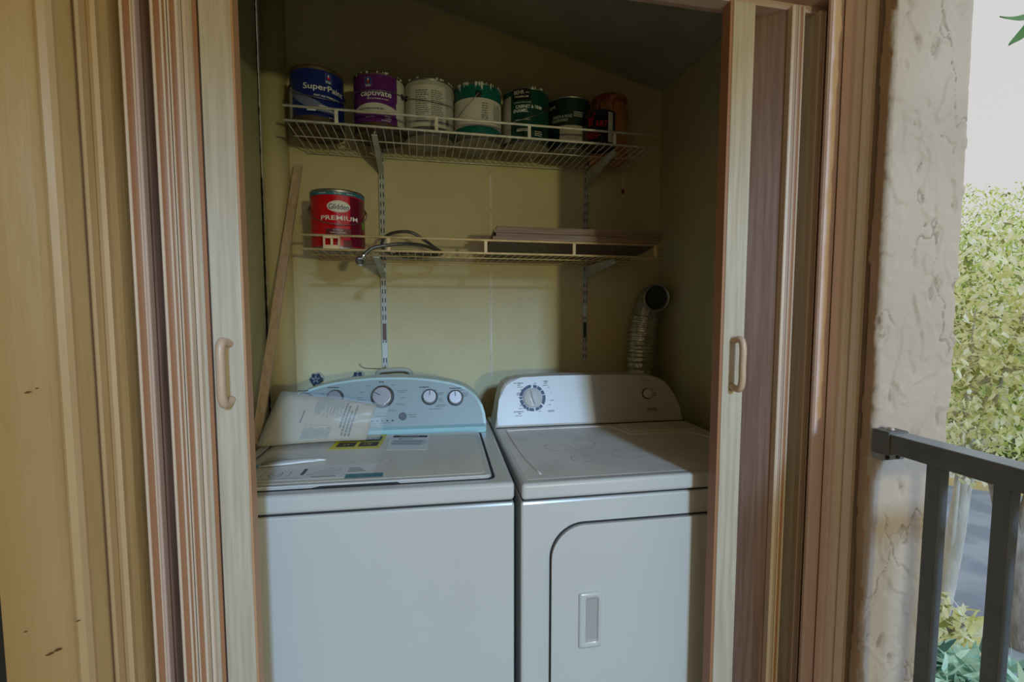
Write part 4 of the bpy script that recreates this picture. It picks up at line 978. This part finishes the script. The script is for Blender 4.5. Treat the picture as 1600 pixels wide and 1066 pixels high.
# road crossing the view
def strip(d0, d1, z, name, m, wob=0):
    th0 = 57; c = Vector(polar(1, th0)); s = Vector((c.y, -c.x)) ; pts = []
    s = (s + c * .25).normalized()
    for a in range(-20, 21): pts.append(c * (d0 + wob * noise.noise((a * .4, 0, 0))) + s * a)
    for a in range(20, -21, -1): pts.append(c * d1 + s * a)
    return struct(name, prism_z([(p.x, p.y) for p in pts], GZ - .05, GZ + z), m)
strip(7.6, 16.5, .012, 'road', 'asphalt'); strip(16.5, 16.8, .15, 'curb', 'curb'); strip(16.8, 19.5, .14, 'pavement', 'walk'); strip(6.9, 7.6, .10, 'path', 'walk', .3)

def leaves(name, blobs, n, size, m, parent, aspect=.38, seed=1, droop=.3, hang=0):
    rn = random.Random(seed); vs = []; fs = []; tot = sum(b[3] ** 2 for b in blobs)
    for bx, by, bz, br in blobs:
        k = int(n * br * br / tot)
        for _ in range(k):
            while True:
                p = Vector((rn.uniform(-1, 1), rn.uniform(-1, 1), rn.uniform(-1, 1)))
                if .25 < p.length < 1: break
            c = Vector((bx, by, bz)) + Vector((p.x, p.y, p.z * .8)) * br
            d = Vector((rn.uniform(-1, 1), rn.uniform(-1, 1), rn.uniform(-1, .6) - droop)).normalized(); l = size * rn.uniform(.6, 1.25)
            s = d.cross(Vector((rn.uniform(-.4, .4), rn.uniform(-.4, .4), 1))).normalized() * l * aspect * .5; nn = d.cross(s).normalized() * l * .08
            i = len(vs); vs += [c, c + d * l * .35 + s + nn, c + d * l * .35 - s + nn, c + d * l * .75 + s * .6, c + d * l * .75 - s * .6, c + d * l]
            fs += [(i, i + 1, i + 2), (i + 1, i + 3, i + 4, i + 2), (i + 3, i + 5, i + 4)]
    me = bpy.data.meshes.new(name); me.from_pydata(vs, [], fs); return link(name, me, m, parent, kind='stuff')
LM = dict(far=leafmat('fresh_leaf', (.45, .62, .10), (.92, .98, .42), .5), yel=leafmat('pale_yellow_leaf', (.70, .72, .22), (1, .97, .68), .5), mid=leafmat('green_leaf', (.26, .46, .07), (.75, .86, .28), .5), tealg=leafmat('teal_leaf', (.12, .34, .26), (.55, .78, .62), .4), near=leafmat('near_leaf', (.10, .26, .08), (.16, .34, .12), .4))
def tree(name, label, base_, top, tr, blobs, n, size, m, cat='tree', bark='bark', group=None, asp=.38, seed=1, branches=5, lean=None, **k):
    t = empty(name, label, cat, (base_[0], base_[1], GZ), 0, group); off = Matrix.Translation((-base_[0], -base_[1], -GZ))
    mid = Vector(((base_[0] + top[0]) / 2 + .15, (base_[1] + top[1]) / 2, (GZ + top[2]) / 2))
    pts = smooth_path([(base_[0], base_[1], GZ - .1), mid, top], 8)
    o = obj('trunk', T(pts, tr, 10, rf=lambda t_: tr * (1.25 - .8 * t_)), bark, t, smooth=True); o.matrix_parent_inverse = off
    rn = random.Random(seed)
    for i in range(branches):
        b = blobs[i % len(blobs)]; s = pts[int(len(pts) * (.35 + .6 * i / max(1, branches)))if branches else 0]
        e = Vector(b[:3]) + Vector((rn.uniform(-.3, .3), rn.uniform(-.3, .3), rn.uniform(-.1, .4))) * b[3]
        q = smooth_path([s, (s + e) / 2 + Vector((0, 0, .15 * b[3])), e], 5); bo = obj('branch', T(q, tr * .4, 6, rf=lambda t_: tr * .45 * (1 - .85 * t_)), bark, t, smooth=True); bo.matrix_parent_inverse = off
    f = leaves('foliage', blobs, n, size, LM[m], t, asp, seed, **k); f.matrix_parent_inverse = off
    return t
def pb(D_, th, z, r): x, y = polar(D_, th); return (x, y, z, r)
G = 'trees seen beyond the balcony railing'
tree('street_tree', 'tall fresh green tree farthest behind the road', polar(22, 56), (*polar(22, 56), 3.5), .22, [pb(22, 50, 3, 2.6), pb(23, 54.5, 3.6, 2.7), pb(21.5, 58, 2.3, 2.4), pb(22, 62, 3.6, 2.6), pb(22, 57, .8, 2.6), pb(21, 53, .3, 2.4), pb(22, 67, 3, 2.8)], 30000, .15, 'far', seed=2, group=G)
tree('street_tree', 'mid-green tree across the road beside the pale one', polar(18.5, 61.5), (*polar(18.5, 61), 1.2), .18, [pb(18, 60, 1.6, 1.7), pb(18.5, 64, 2.2, 2.0), pb(18, 57.5, -.3, 1.5), pb(18.5, 54, -.6, 1.7), pb(19, 51, 1.0, 1.8)], 20000, .14, 'mid', seed=3, group=G)
tree('yellow_leaved_tree', 'near tree with pale yellow-green leaves and thin grey branches', polar(8.2, 55.2), (*polar(7.2, 56.8), 1.0), .10, [pb(7.0, 56, 1.25, .75), pb(7.2, 59.5, 1.7, .8), pb(7.0, 58.5, .5, .75), pb(6.8, 55.2, .2, .6), pb(7.2, 62, .7, .9), pb(7.4, 57, -.3, .45), pb(7.5, 53, .9, .8), pb(7, 66, 1.2, .9)], 7500, .105, 'yel', bark='barkp', seed=4, asp=.42, group=G)
tree('leaning_tree', 'dark rough trunk leaning at the right beyond the railing', polar(9.2, 60.9), (*polar(9.0, 57.6), -.3), .15, [pb(9.2, 59.8, -.4, .5), pb(9, 62, 0, .8), pb(9.4, 57.2, -.55, .35), pb(9, 65, .2, .9)], 3500, .12, 'mid', seed=5, branches=6, group=G)
def shrub(label, D_, th, z, r, n, size, m, seed, asp=.2):
    x, y = polar(D_, th); t = empty('shrub', label, 'shrub', (x, y, GZ), 0, 'shrubs below the balcony'); off = Matrix.Translation((-x, -y, -GZ))
    bm = bmesh.new(); rn = random.Random(seed)
    for k in range(7): tube(bm, [(x, y, GZ), (x + rn.uniform(-.3, .3) * r, y + rn.uniform(-.3, .3) * r, (GZ + z) / 2), (x + rn.uniform(-.7, .7) * r, y + rn.uniform(-.7, .7) * r, z)], .02, 5)
    o = obj('stems', bm, 'bark', t); o.matrix_parent_inverse = off
    f = leaves('foliage', [(x, y, z, r), (x + .4 * r, y - .5 * r, z - .3, r * .8)], n, size, LM[m], t, asp, seed, droop=-.1); f.matrix_parent_inverse = off
shrub('blue-green long-leaved shrub at the lower left below the railing', 5.8, 55.5, -2.45, .62, 1500, .30, 'tealg', 6)
shrub('blue-green long-leaved shrub at the lower right below the railing', 6.0, 60.8, -2.55, .75, 1700, .30, 'tealg', 7)
shrub('pale yellow-green shrub between the two blue-green shrubs', 6.6, 58.2, -2.75, .45, 700, .24, 'yel', 8, .3)
shrub('yellow-green shrub at the road edge behind the left picket', 7.4, 54.6, -2.4, .45, 600, .22, 'yel', 9, .3)
# broad-leaved twig close to the column, top right
tw = empty('leafy_twig', 'small hanging twig with two dark green leaves at the top right', 'twig', (1.95, 1.20, 2.29))
bm = T(smooth_path([(.9, -.1, .35), (.5, -.05, .20), (.22, -.02, .08), (.06, 0, .03)], 6), .006, 6); obj('stem', bm, 'bark', tw, smooth=True)
def bigleaf(a, b, w_):
    a = Vector(a); b = Vector(b); d = b - a; s = d.cross(Vector((-.7, -.6, .2))).normalized() * w_; bm = bmesh.new(); n = 8; L_ = []
    for k in range(n + 1):
        t = k / n; ww = math.sin(math.pi * min(1, t * .97 + .03)) ** .8; c = a + d * t + Vector((0, 0, -.02 * math.sin(math.pi * t)))
        L_.append([bm.verts.new(c + s * ww), bm.verts.new(c + Vector((0, 0, -.004))), bm.verts.new(c - s * ww)])
    for p, q in zip(L_, L_[1:]):
        for i in (0, 1): bm.faces.new((p[i], p[i + 1], q[i + 1], q[i]))
    return obj('leaf', bm, LM['near'], tw, smooth=True)
bigleaf((.07, 0, .03), (-.108, .0, -.018), .013); bigleaf((.06, 0, .03), (-.048, .01, -.095), .014); bigleaf((.3, -.03, .15), (.25, .05, .0), .02); bigleaf((.4, -.03, .2), (.3, -.1, .22), .02)
